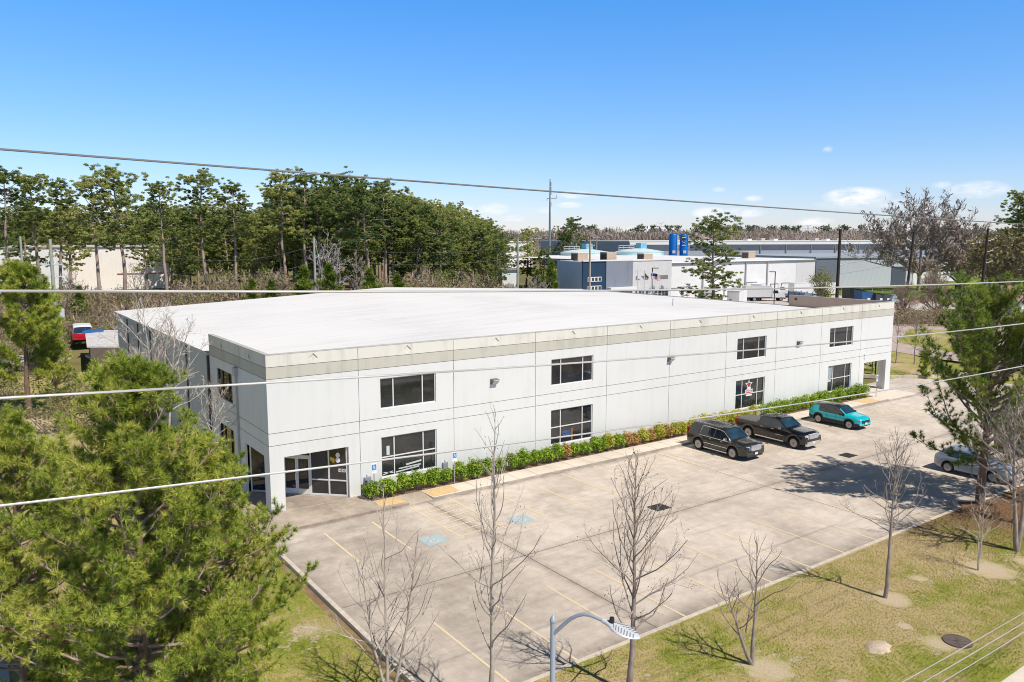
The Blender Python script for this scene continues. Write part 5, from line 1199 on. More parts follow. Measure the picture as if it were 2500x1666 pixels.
for k, (x, y, z) in enumerate(((102.0, YB+8, h1-.1), (112.5, YB+10, h1-.1), (126.5, YB+12, h2+.18), (169, YB+14, h2+.18))):
    ac = thing('rooftop_unit', ['tan rooftop air unit above the navy wall', 'tan rooftop air unit above the slate wall', 'tan rooftop air unit above the white wall near the silos', 'tan rooftop air unit at the far right of the white roof'][k], 'air conditioner', (x, y, z), 0, 'rooftop air units')
    bpart('cabinet', mat('ac_tan', (.50, .38, .28), .7, var=.15), ac, (x-1.5, y-1.2, z, x+1.5, y+1.2, z+1.75)); bpart('grille', mat('ac_dark', (.12, .10, .09), .8), ac, (x-1.53, y-1, z+.2, x-1.51, y+1, z+1.5)); bpart('lid', WB, ac, (x-1.55, y-1.25, z+1.76, x+1.55, y+1.25, z+1.85))
# pale blue tanks and blue silos behind
CY = mat('tank_cyan', (.42, .66, .69), .5, var=.3, scale=.35, c2=(.60, .76, .76), stretch=(1, 1, .05)); CYT = mat('tank_top', (.62, .74, .74), .6, var=.1); SIL = mat('silo_blue', (.0, .14, .52), .4, var=.15)
for k, (px, D_, r, zt2) in enumerate(((1430, 262, 8.4, 11.3), (1562, 268, 8.2, 11.5))):
    q = HD(px, 600, D_); b = MB(); t = thing('storage_tank', ['pale cyan storage tank behind the navy wall, left of the pair', 'pale cyan storage tank beside the blue silos'][k], 'tank', (q[0], q[1], -.2), 0, 'cyan storage tanks')
    b.lathe([(r, -.2), (r, zt2-.8), (r*1.01, zt2-.8), (r*1.01, zt2-.6)], 40, (q[0], q[1], 0)); b.build('shell', CY, t, 40); b = MB(); b.lathe([(r*1.01, zt2-.59), (r*.3, zt2+.35), (.1, zt2+.5)], 40, (q[0], q[1], 0)); b.build('roof', CYT, t, 40)
    b = MB(); cx_, cy_ = q[0]-r*.55*RV[0], q[1]-r*.55*RV[1]
    for z in (zt2+.1, zt2+.7, zt2+1.3):
        b.tube([np.array([cx_, cy_, z])+RV*s_ for s_ in (-2.6, 0, 2.6)], .07, 4)
    for s_ in (-2.6, -.9, .9, 2.6): b.tube([np.array([cx_, cy_, zt2-.5])+RV*s_, np.array([cx_, cy_, zt2+1.3])+RV*s_], .07, 4)
    b.build('railing', WB, t); b = MB(); c = q+RV*.5; b.box(c[0]-1.4, c[1]-1.2, zt2+.4, c[0]+1.4, c[1]+1.2, zt2+2.2); b.build('hatch_house', mat('hatch_cyan', (.2, .5, .66), .5, var=.2), t)
for k, px in enumerate((1643.5, 1670)):
    q = HD(px, 600, 276); t = thing('silo', ['left one of two bright blue silos', 'right one of two bright blue silos, with white lettering band'][k], 'silo', (q[0], q[1], -.2), 0, 'blue silos'); b = MB()
    b.lathe([(1.5, -.2), (1.5, 16.2), (1.2, 16.8), (.5, 17.1), (.02, 17.15)], 24, (q[0], q[1], 0)); b.build('shell', SIL, t, 40); n_ = unit((CAM-q)*np.array([1, 1, 0])); sv_ = np.cross(n_, (0, 0, 1)); b = MB()
    if k:
        b.obox(np.array([q[0], q[1], 15.6])+n_*1.46+sv_*.1, sv_*.7, n_*.12, (0, 0, .16)); b.obox(np.array([q[0], q[1], 12.9])+n_*1.46+sv_*.1, sv_*.6, n_*.12, (0, 0, .13))
        c = np.array([q[0], q[1], 14.3])+n_*1.62+sv_*.1; b.tube([c+sv_*.42*math.cos(a)+np.array([0, 0, .42*math.sin(a)]) for a in np.linspace(0, 2*PI, 13)], .07, 4)
    b.obox(np.array([q[0], q[1], 10.6])+n_*1.48-sv_*.3, sv_*.5, n_*.1, (0, 0, .5)); b.build('marking', WB, t); b = MB()
    for s_ in (1.35, 1.75): b.tube([np.array([q[0], q[1], -.2])+n_*1.1-sv_*s_, np.array([q[0], q[1], 16.4])+n_*1.1-sv_*s_], .07, 5)
    for z in np.arange(1, 16, 1.0): b.tube([np.array([q[0], q[1], z])+n_*1.1-sv_*1.35, np.array([q[0], q[1], z])+n_*1.1-sv_*1.75], .05, 4)
    b.build('ladder', WB, t)
# long building beyond, steel sheds at the right, cream warehouse at the left, far blocks
P0, P1_ = HD(1537, 590, 380), HD(2420, 590, 455)
def longbox(name, label, A, B, z0, z1, depth, m, rm, cat='building', bands=(), roofz=.5, group=None):
    A, B = np.array(A[:2]), np.array(B[:2]); d = B-A; LN = np.linalg.norm(d); d /= LN; n = np.array([-d[1], d[0]])
    if n @ (A-CAM[:2]) < 0: n = -n
    t = thing(name, label, cat, (*(A+B)/2, z0), 0, group); b = MB(); P = [A, B, B+n*depth, A+n*depth]; b.prism([tuple(p) for p in P], 'z', z0, z1); b.build('wall', m, t)
    b = MB(); e = .5; Q = [A-d*e-n*e, B+d*e-n*e, B+d*e+n*(depth+e), A-d*e+n*(depth+e)]; b.prism([tuple(p) for p in Q], 'z', z1, z1+roofz); b.build('roof', rm, t)
    for i, (s0_, s1_, za, zb_, o_, mm, nm) in enumerate(bands):
        b = MB(); p, q = A+d*s0_*LN, A+d*s1_*LN; b.add([(*(p-n*o_), za), (*(q-n*o_), za), (*q, za), (*p, za), (*(p-n*o_), zb_), (*(q-n*o_), zb_), (*q, zb_), (*p, zb_)], [(3, 2, 1, 0), (4, 5, 6, 7), (0, 1, 5, 4), (1, 2, 6, 5), (2, 3, 7, 6), (3, 0, 4, 7)]); b.build(nm, mm, t)
    return t
bands = [(0, 1, 9.6, 12.2, .15, mat('dark_blue_band', (.10, .12, .17), .7, var=.2, scale=.2), 'dark_band'), (0, 1, 12.4, 14.1, .3, WROOF, 'fascia')]+[(f, f+.003, -.2, 12.2, .4, DKG, 'pilaster') for f in np.linspace(.32, .86, 9)]
t = longbox('long_warehouse', 'very long low warehouse with white fascia beyond the white roof', P0, P1_, -.2, 13.9, 120, mat('long_wall', (.36, .39, .45), .8, var=.1), WROOF, bands=bands)
d = unit(P1_-P0); n_ = np.array([-d[1], d[0], 0]); n_ = n_ if n_@(P0-CAM) > 0 else -n_
for k in range(11):
    q = P0+(P1_-P0)*(.33+.062*k)+n_*(14+8*(k % 3)); u = thing('roof_vent', 'small pale vent box on the long far roof', 'roof vent', (q[0], q[1], 14.4), 0, 'roof vents on the long far warehouse'); bpart('hood', [WB, mat('vent_tan', (.5, .42, .33), .7)][k % 2], u, (q[0]-1.6, q[1]-1.6, 14.4, q[0]+1.6, q[1]+1.6, 15.3+.4*(k % 2)))
STL = NT('ribbed_steel'); wv = STL.new('ShaderNodeTexWave'); wv.inputs['Scale'].default_value = .9; wv.bands_direction = 'X'; STL.L(STL.tc(), wv.inputs[0]); STL.L(STL.ramp(wv.outputs[1], [(.2, (.40, .44, .50)), (.6, (.56, .60, .66))]), STL.b.inputs['Base Color']); STL = STL.m
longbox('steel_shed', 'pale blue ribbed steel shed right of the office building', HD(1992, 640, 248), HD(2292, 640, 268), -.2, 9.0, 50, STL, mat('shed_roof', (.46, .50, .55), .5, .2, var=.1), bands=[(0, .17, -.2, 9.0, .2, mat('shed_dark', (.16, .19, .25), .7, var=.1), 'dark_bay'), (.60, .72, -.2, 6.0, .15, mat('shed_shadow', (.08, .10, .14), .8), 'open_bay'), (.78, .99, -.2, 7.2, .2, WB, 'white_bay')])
longbox('steel_shed', 'grey steel shed behind the big leafless tree', HD(2290, 640, 285), HD(2350, 640, 290), -.2, 7.5, 30, LGR, mat('shed_roof', (0, 0, 0)), bands=[(.1, .8, -.2, 5.5, .2, WB, 'white_bay')])
longbox('cream_warehouse', 'cream windowless warehouse behind the tall pines at the left', (AT(-320, 600, 222)[0], 222), (AT(410, 599, 222)[0], 222), -.2, AT(410, 599, 222)[2]-.5, 26, CRM, mat('cream_roof', (.6, .58, .55), .7), bands=[(.795, .992, 4.4, 4.7, .15, mat('red_pipe', (.35, .12, .10), .6), 'red_pipe'), (.992, 1, -.2, 12.2, .25, LGR, 'corner_trim'), (.0, .62, -.2, 12.2, .06, WB, 'white_bay')])
longbox('small_building', 'pale low building glimpsed right of the pine wood', HD(1226, 650, 205), HD(1262, 650, 207), -.2, 6.9, 14, WB, mat('grey_roof', (.3, .29, .28), .8), bands=[(.2, .8, 1.0, 3.4, .1, mat('grey_shutter', (.40, .42, .44), .6), 'shutter'), (.1, .3, 4.4, 5.2, .1, WINB, 'window')])
longbox('far_block', 'beige far building above the pine wood edge', HD(1235, 590, 420), HD(1300, 590, 430), -.2, 13.5, 20, CRM, WROOF, bands=[(.05+.15*i, .13+.15*i, 8.5, 11, .15, WINB, 'window') for i in range(6)])
# brown hipped house roof at the right
q = HD(2450, 740, 165); t = thing('house', 'brown hipped house roof among the right-hand pines', 'house', (q[0], q[1], -.2)); b = MB(); b.box(q[0]-6, q[1]-5, -.2, q[0]+6, q[1]+5, 2.6); b.build('wall', CRM, t)
b = MB(); b.add([(q[0]-6.6, q[1]-5.6, 2.61), (q[0]+6.6, q[1]-5.6, 2.61), (q[0]+6.6, q[1]+5.6, 2.61), (q[0]-6.6, q[1]+5.6, 2.61), (q[0]-2, q[1], 5.4), (q[0]+2, q[1], 5.4)], [(0, 1, 5, 4), (1, 2, 5), (2, 3, 4, 5), (3, 0, 4), (3, 2, 1, 0)]); b.build('roof', mat('brown_shingle', (.33, .21, .165), .9, var=.25, scale=1.2), t)
# masts and poles
POLE = mat('pole_black', (.045, .032, .028), .85, var=.3, scale=1); POLEG = mat('pole_green_grey', (.40, .42, .36), .85, var=.25, scale=1); INS = mat('insulator', (.66, .68, .70), .4, var=.05); GAL = mat('mast_grey', (.24, .27, .30), .6, .2, var=.1)
def utility_pole(label, px, ytop, D_, r, m, arms=(), xf=False, dz=-.2, lean=0, group='utility poles'):
    q = HD(px, ytop, D_); t = thing('utility_pole', label, 'utility pole', (q[0], q[1], dz), 0, group); b = MB(); b.tube([(q[0]+lean, q[1], dz), (q[0]+lean*.5, q[1], (q[2]+dz)/2), (q[0], q[1], q[2])], [r, r*.9, r*.75], 8); b.build('pole', m, t, 60)
    for za, s_, kind in arms:
        b = MB(); p = np.array([q[0], q[1], q[2]-za])
        if kind == 'arm': b.tube([p-RV*s_, p+RV*s_], .09, 5); [b.tube([p+RV*s_*f, p+RV*s_*f+(0, 0, .35)], .06, 5) for f in (-.9, -.45, .45, .9)]; b.build('cross_arm', m if m is not POLEG else INS, t)
        else: b.tube([p, p+RV*s_*.5+(0, 0, .05), p+RV*s_*.55+(0, 0, .3), p+RV*s_+(0, 0, .32)], .09, 5); b.tube([p+RV*s_*.9+(0, 0, .3), p+RV*s_*.9+(0, 0, .75)], .12, 6); b.build('insulator', INS, t)
    if xf:
        for k, s_ in enumerate((-.75, .75)): b = MB(); c = np.array([q[0], q[1], q[2]-9.9])+RV*s_; b.lathe([(.42, -.55), (.44, .5), (.3, .6), (.1, .62), (.1, .9)], 12, c); b.build('transformer', mat('transformer_grey', (.62, .66, .70), .5, var=.08), t, 40)
    return q
q1 = utility_pole('thick black pole standing behind the warehouse roof edge, without wires', 2052, 560, 150, .34, POLE, ((2.6, 1.6, 'ins'), (4.6, 1.6, 'ins'), (6.8, 1.6, 'ins')))
q2 = utility_pole('leaning black pole carrying wires in front of the big leafless tree', 2232, 567, 152, .28, POLE, ((1.7, -1.4, 'ins'), (3.6, -1.5, 'ins'), (5.6, -1.5, 'ins')), lean=-1.9)
q3 = utility_pole('black pole with three slanted insulators right of the big leafless tree', 2413, 558, 190, .36, POLE, ((3.0, 1.6, 'ins'), (5.6, 1.6, 'ins'), (8.2, 1.6, 'ins')), lean=-1.2)
utility_pole('green-grey pole with crossarms and two grey transformers at the left edge', 122, 584, 105, .26, POLEG, ((3.4, 1.5, 'arm'), (5.0, 1.2, 'arm')), True)
utility_pole('green-grey pole nearer the left picture edge, before the cream warehouse', 49, 577, 135, .24, POLEG)
utility_pole('pale green pole rising before the grey bare trees in the pine wood', 766, 580, 150, .28, POLEG, ((3.9, .9, 'ins'),))
utility_pole('grey pole with crossarms left of the office building', 1264, 582, 190, .32, POLEG, ((1.4, 1.6, 'arm'), (3.5, 1.3, 'arm')))
utility_pole('pale pole in front of the navy wall', 1441, 585, 150, .22, mat('pole_tan', (.45, .38, .30), .9, var=.2), ((1.2, .9, 'arm'),))
for k, (px, yt, D_) in enumerate(((1313, 577, 330), (1457, 575, 380), (1428, 565, 700), (1407, 583, 380))): utility_pole(['distant pole beside the tall mast', 'distant thin pole above the cyan tanks', 'distant dark pole on the horizon right of the round pine', 'distant pole left of the cyan tanks'][k], px, yt, D_, .3, POLEG if k != 2 else POLE, ((1.0, 1.6, 'arm'),))
def span(label, A, B, sag, r=.02):
    A, B = np.array(A), np.array(B); f = np.linspace(0, 1, 14); P = A+(B-A)*f[:, None]; P[:, 2] -= 4*sag*f*(1-f); b = MB(); b.tube(P, r, 4); tag(b.build('power_line', WIRED, None, 60, loc=tuple(P[0])), label, 'overhead wire', 'wires between the background poles')
q4 = HD(1690, 600, 320); q5 = HD(2620, 640, 150)
for k, (dz, lab) in enumerate(((.1, 'top wire'), (1.5, 'second wire'), (3.4, 'third wire'), (5.4, 'lowest wire'))):
    span('%s falling left from the leaning black pole' % lab, q2-np.array((1.2*(k > 0), 0, dz)), HD(1995-10*k, 608+22*k, 230), .8); span('%s running right from the pole beside the big leafless tree' % lab, q3-np.array((0, 0, dz*1.45+.8)), HD(2560, 615+34*k, 120), .5)
for k, (a_, b_) in enumerate((((766, 600, 150), (1264, 600, 190)), ((766, 630, 150), (1264, 628, 190)), ((410, 628, 140), (766, 600, 150)), ((410, 668, 140), (766, 640, 150)))): span(['upper', 'lower', 'upper left', 'lower left'][k]+' thin wire crossing the pine wood', HD(*a_), HD(*b_), 1.6, .018)
q = HD(1343, 438, 420); t = thing('radio_mast', 'tall thin radio mast with antennas rising above the horizon', 'mast', (q[0], q[1], -.2)); b = MB(); b.tube([(q[0], q[1], -.2), (q[0], q[1], q[2]*.5), (q[0], q[1], q[2])], [.75, .55, .25], 8); b.build('pole', GAL, t, 60); b = MB()
for z, s_ in ((q[2]-2.5, .8), (q[2]-5, .8), (q[2]-7, .7), (q[2]-13, .9)): b.obox((q[0]+.5, q[1], z), (s_*.4, 0, 0), (0, .4, 0), (0, 0, 1.1))
c = np.array([q[0], q[1], q[2]-10]); b.tube([c-RV*1.6, c+RV*3.4], .22, 4); b.tube([c+RV*3.4, c+RV*3.4+(0, 0, 1.6)], .2, 4); b.tube([c-RV*1.6, c-RV*1.6+(0, 0, -1.2)], .2, 4); b.build('antenna', mat('antenna_grey', (.42, .44, .46), .6), t)
for k, px in enumerate((1613, 1806, 1973)):
    q = HD(px, [545, 548, 551][k], 1500); t = thing('transmission_tower', 'faint lattice transmission tower on the horizon, %s of three' % ['left', 'middle', 'right'][k], 'pylon', (q[0], q[1], 0), 0, 'transmission towers on the horizon'); b = MB(); zt3 = q[2]
    for s_ in (-1, 1): b.tube([q*np.array([1, 1, 0])+RV*s_*4, q*np.array([1, 1, 0])+RV*s_*1.2+(0, 0, zt3*.7), q+RV*s_*1.0], .35, 4)
    for z, w_ in ((zt3*.72, 9), (zt3*.86, 11), (zt3, 7)): b.tube([q*np.array([1, 1, 0])-RV*w_+(0, 0, z+1), q*np.array([1, 1, 0])+(0, 0, z-.6), q*np.array([1, 1, 0])+RV*w_+(0, 0, z+1)], .35, 4)
    b.build('lattice', mat('lattice_grey', (.45, .48, .52), .7), t)
# flags and yard lamps before the office building
def flagpole(label, px, ytop, D_, flag, fm, dims):
    q = HD(px, ytop, D_); t = thing('flagpole', label, 'flagpole', (q[0], q[1], -.2), 0, 'flagpoles before the office building'); b = MB(); b.tube([(q[0], q[1], -.2), (q[0], q[1], q[2])], [.10, .07], 6); b.build('pole', INS, t, 60)
    w_, h_ = dims; b = MB(); n = 9; z0 = q[2]-.3
    if flag == 'usa':
        for i in range(n):
            for s_ in range(13):
                def pt(u, v): return np.array([q[0], q[1], z0])+RV*(u*w_)-np.array([0, 0, v*h_+u*u*.8*h_*.5])+np.array([.25*math.sin(u*7), .3*math.cos(u*6+v), .0])
                u0, u1, v0, v1 = i/n, (i+1)/n, s_/13, (s_+1)/13; b.quad(pt(u0, v0), pt(u1, v0), pt(u1, v1), pt(u0, v1), 2 if (u0 < .40 and s_ < 7) else s_ % 2)
        b.build('flag', [mat('flag_red', (.5, .03, .05), .8), WB, mat('flag_blue', (.02, .035, .16), .8)], t)
    else: b.add([(q[0], q[1], z0), (q[0], q[1], z0-h_), *(tuple(np.array([q[0], q[1], z0-h_*f])+RV*w_*g) for f, g in ((1.25, .5), (1.3, 1.0), (.95, .75), (.5, .35)))], [(0, 1, 2, 5), (5, 2, 3, 4)]); b.build('flag', fm, t)
flagpole('flagpole with the striped national flag before the white bay doors', 1592, 664, 150, 'usa', None, (1.7, 1.1)); flagpole('flagpole with a limp white flag, left of three', 1557, 661, 150, 'w', WB, (1.3, 1.2)); flagpole('flagpole with a dark red flag, middle of three', 1574, 661, 150, 'r', mat('flag_dark', (.16, .04, .06), .8, var=.4), (.9, .9))
for k, (px, yt, D_) in enumerate(((1593, 655, 160), (1893, 664, 165))):
    q = HD(px, yt, D_); t = thing('yard_lamp', ['black yard lamp post beside the flags', 'black yard lamp post between the parked trucks'][k], 'lamp post', (q[0], q[1], -.2), 0, 'yard lamp posts'); b = MB(); b.tube([(q[0], q[1], -.2), q], .11, 6); b.build('pole', POLE, t, 60); b = MB(); s_ = 1 if k == 0 else -1; b.obox(q+RV*s_*.55, RV*.6, (0, .15, 0), (0, 0, .08)); b.build('lamp_head', POLE, t)
# trucks, trailers, bins in the yard
TRW = paintmat('truck_white', (.72, .73, .74), 0, .35); TYR = RUB
def truck(label, loc, rz_, box=True, s=1.0):
    t = thing('truck', label, 'truck', loc, rz_, 'white trucks in the yard'); b = MB()
    b.prism([(0, .9), (1.0, .9), (2.5, .9), (2.6, 1.3), (2.5, 1.75), (1.15, 1.95), (.65, 2.85), (-.75, 2.9), (-.75, .9)], 'y', -1.1, 1.1); b.build('cab', TRW, t, None, rel=False)
    b = MB(); b.quad((1.13, -.95, 2.0), (1.13, .95, 2.0), (.70, .9, 2.78), (.70, -.9, 2.78)); 
    for sd_ in (-1, 1): b.quad((-.55, sd_*1.11, 1.95), (.85, sd_*1.11, 1.95), (.5, sd_*1.11, 2.65), (-.55, sd_*1.11, 2.65))
    for v in range(len(b.v)): b.v[v] = (b.v[v][0]+.02, b.v[v][1], b.v[v][2])
    b.build('window', CGL, t, None, rel=False); b = MB(); b.box(2.58, -.75, 1.0, 2.66, .75, 1.55); b.build('grille', CHR, t, rel=False); b = MB(); b.box(2.45, -1.15, .55, 2.72, 1.15, .85); b.build('bumper', CHR, t, rel=False)
    b = MB(); b.box(-7.5, -.5, .65, 2.4, .5, .95); b.build('chassis', UND, t, rel=False)
    if box: b = MB(); b.box(-7.6, -1.25, 1.0, -1.0, 1.25, 3.7); b.box(-7.62, -1.27, 3.68, -.98, 1.27, 3.74); b.build('cargo_box', LGR, t, rel=False)
    else: b = MB(); b.box(-5.2, -1.2, 1.0, -1.0, 1.2, 1.9); b.build('service_body', TRW, t, rel=False)
    for x in (1.5, -5.2):
        for sd_ in (-1, 1): wheel(t, x, sd_*.95, .5, .32, sd_, 5)
    t.scale = (s,)*3; return t
p = G(1888, 733); truck('white box truck facing right beside the yard lamp post', (p[0], p[1], -.2), -.55); p = G(1925, 726); truck('white box truck behind its twin, nearer the pallets', (p[0]+2, p[1]+4, -.2), -.55)
p = HD(1868, 744, 130); pkw = dict(pk); t = car('parked_pickup', 'white pickup with open bed in the yard behind the warehouse', (p[0], p[1], -.2), -.6, pkw, TRW, 'white trucks in the yard', 'pickup truck')
def trailer(label, px, y, D_, ln, rz_, z0=1.0, z1=3.9):
    q = HD(px, y, D_); t = thing('trailer', label, 'trailer', (q[0], q[1], -.2), rz_, 'white trailers in the yard'); b = MB(); b.box(-ln/2, -1.3, z0, ln/2, 1.3, z1); b.build('cargo_box', WB, t, rel=False); b = MB(); b.box(-ln/2-.05, -1.33, z1, ln/2+.05, 1.33, z1+.08); b.build('roof', LGR, t, rel=False); b = MB(); b.box(-ln/2+.3, -.5, .6, ln/2-.3, .5, z0); b.build('chassis', UND, t, rel=False)
    for x in (-ln/2+1.2, -ln/2+2.4):
        for sd_ in (-1, 1): wheel(t, x, sd_*1.05, .5, .35, sd_, 4)
trailer('long white trailer parked behind the yellow-green tree', 1982, 712, 205, 12.5, -.35); trailer('white trailer beside the tall pine in the yard', 1740, 715, 190, 10, .55); trailer('white trailer left of the box trucks', 1800, 725, 175, 10, .5); trailer('white trailer directly behind the roof edge', 1850, 718, 200, 9, .55)
def bin_(label, px, y, D_, m, s=1.0, cat='dumpster'):
    q = HD(px, y, D_); t = thing('dumpster', label, cat, (q[0], q[1], -.2), -.5, 'dumpsters in the yard'); b = MB(); b.prism([(-1.1*s, .15), (1.1*s, .15), (1.2*s, 1.2*s), (1.2*s, 1.65*s), (-1.2*s, 2.0*s)], 'y', -1.2*s, 1.2*s); b.build('bin', m, t, rel=False); b = MB(); b.add([(-1.25*s, -1.25*s, 2.03*s), (1.25*s, -1.25*s, 1.69*s), (1.25*s, 1.25*s, 1.69*s), (-1.25*s, 1.25*s, 2.03*s)], [(0, 1, 2, 3)]); b.build('lid', PLA, t, rel=False); b = MB(); b.box(-.4, -1.22*s, .8, .3, -1.205*s, 1.3); b.build('label_plate', WB, t, rel=False)
bin_('tall black bin with an orange edge beside the blue dumpster', 2082, 728, 196, BLKM, 1.6); bin_('blue dumpster with white label plate behind the parapet', 2111, 733, 188, mat('bin_blue', (.03, .11, .26), .6, var=.3), 1.5); bin_('low dark dumpster right of the blue one', 2143, 735, 187, mat('bin_grey', (.06, .07, .08), .6, var=.3), 1.2); bin_('dark dumpster at the end of the row of bins', 2161, 735, 187, mat('bin_slate', (.07, .08, .10), .6, var=.3), 1.15)
q = HD(2187, 733, 186); t = thing('camper_shell', 'pale blue camper shell at the right end of the row of bins', 'camper shell', (q[0], q[1], -.2), -.5); b = MB(); b.prism([(-1.6, .5), (1.6, .5), (1.5, 1.6), (1.2, 2.2), (-1.1, 2.2), (-1.6, 1.4)], 'y', -1, 1); b.build('body', mat('shell_blue', (.45, .55, .60), .4), t, rel=False); b = MB(); b.box(-.3, -1.02, 1.2, 1.1, -1.005, 2.0); b.build('window', CGL, t, rel=False)
for k in range(3):
    q = HD(1940+14*k, 712, 190-3*k); t = thing('pallet_stack', ['left', 'middle', 'right'][k]+' blue rack of stacked goods beside the trucks', 'rack', (q[0], q[1], -.2), -.4, 'blue racks in the yard'); b = MB(); b.box(-1, -1, 0, 1, 1, 2.6); b.build('goods', mat('goods_blue', (.05, .16, .26), .7, c2=(.3, .25, .2), scale=2), t, rel=False); 
    for x in (-1.05, 1.05):
        for y in (-1.05, 1.05): b = MB(); b.box(x-.05, y-.05, 0, x+.05, y+.05, 2.9); b.build('post', SIL, t, rel=False)
# small things left of the warehouse
c0, c1 = HD(212, 846, 87), HD(207, 806, 103); w_ = np.array([RV[0], RV[1]])*9
t = thing('flat_shed', 'flat white shed roof weighed with scraps, left of the grey side wall', 'shed', (c0[0], c0[1], -.2)); b = MB(); b.prism([tuple(c0[:2]+w_*.04), tuple(c0[:2]+w_), tuple(c1[:2]+w_), tuple(c1[:2]+w_*.04)], 'z', -.2, 2.86); b.build('wall', mat('shed_brown', (.2, .16, .13), .9, var=.3), t)
b = MB(); b.prism([tuple(c0[:2]), tuple(c0[:2]+w_), tuple(c1[:2]+w_), tuple(c1[:2])], 'z', 2.87, 3.02); b.build('roof', mat('shed_white', (.74, .73, .72), .7, c2=(.5, .47, .44), scale=1.3), t)
q = c1[:2]*.85+c0[:2]*.15+w_*.09; b = MB(); b.prism([(q[0]-1.2, q[1]-1.4), (q[0]+1.4, q[1]-.3), (q[0]+1.6, q[1]+1.4), (q[0]-.6, q[1]+.6)], 'z', 3.03, 3.3); tag(b.build('tarpaulin', mat('tarp_blue', (.03, .13, .36), .6, var=.2), None, loc=(q[0], q[1], 3.02)), 'folded blue tarpaulin lying on the white shed roof', 'tarpaulin')
rg = np.random.default_rng(70)
def heap(label, px, y, mats_, n, s, ext=(2.5, 1.6, .7)):
    p = G(px, y); V = MB()
    for i in range(n):
        c = p+rg.normal(0, 1, 3)*np.array([ext[0]*.5, ext[1]*.5, 0])+np.array([0, 0, rg.uniform(0, ext[2])]); a = rg.normal(size=3); a = unit(a*np.array([1, 1, .25])); d = unit(np.cross(a, (0, 0, 1))); V.obox(c, a*s*rg.uniform(.5, 1.5), d*s*rg.uniform(.15, .6), np.cross(a, d)*.05*s*rg.uniform(.6, 3), int(rg.integers(len(mats_))))
    tag(V.build('scrap_heap', mats_, None, loc=tuple(p)), label, 'scrap heap', 'heaps of scrap left of the warehouse')
heap('heap of white boards and scrap with red pieces behind the left pine', 85, 892, [WB, mat('scrap_grey', (.4, .38, .36), .8), mat('scrap_red', (.45, .08, .04), .7), WB], 34, 1.0); heap('heap of pale scrap covered with grey sheeting at the left edge', 30, 893, [mat('scrap_grey', (0, 0, 0)), WB, mat('scrap_green', (.2, .26, .22), .7)], 26, .9); heap('heap of broken boards with yellow pieces against the grey side wall', 274, 885, [mat('scrap_wood', (.5, .40, .32), .9, var=.3), mat('scrap_yellow', (.55, .30, .05), .7), WB], 40, .8, (1.8, 3.0, .9))
# chain-link fence past the yard
A_, B_ = HD(1985, 700, 215), HD(2350, 690, 190); t = thing('chain_fence', 'green chain-link fence on posts along the bright grass bank', 'fence', (*(A_+B_)[:2]/2, -.2)); b = MB()
for f in np.linspace(0, 1, 15):
    b = MB(); p = A_+(B_-A_)*f; b.tube([(p[0], p[1], -.2), (p[0], p[1], 2.2)], .07, 5); b.build('post', INS, t)
b = MB()
for z in (.1, 1.1, 2.1): b.tube([(A_[0], A_[1], z), (B_[0], B_[1], z)], .045, 4)
for f in np.linspace(0, 1, 330): p = A_+(B_-A_)*f; b.tube([(p[0], p[1], .1), (p[0], p[1], 2.1)], .018, 3, cap=False)
b.build('mesh', mat('fence_green', (.13, .22, .13), .7), t)
q = HD(2345, 685, 240); car('parked_pickup', 'dark pickup parked far off before the grey steel shed', (q[0], q[1], -.15), .3, dict(pk), BLACKP, None, 'pickup truck')
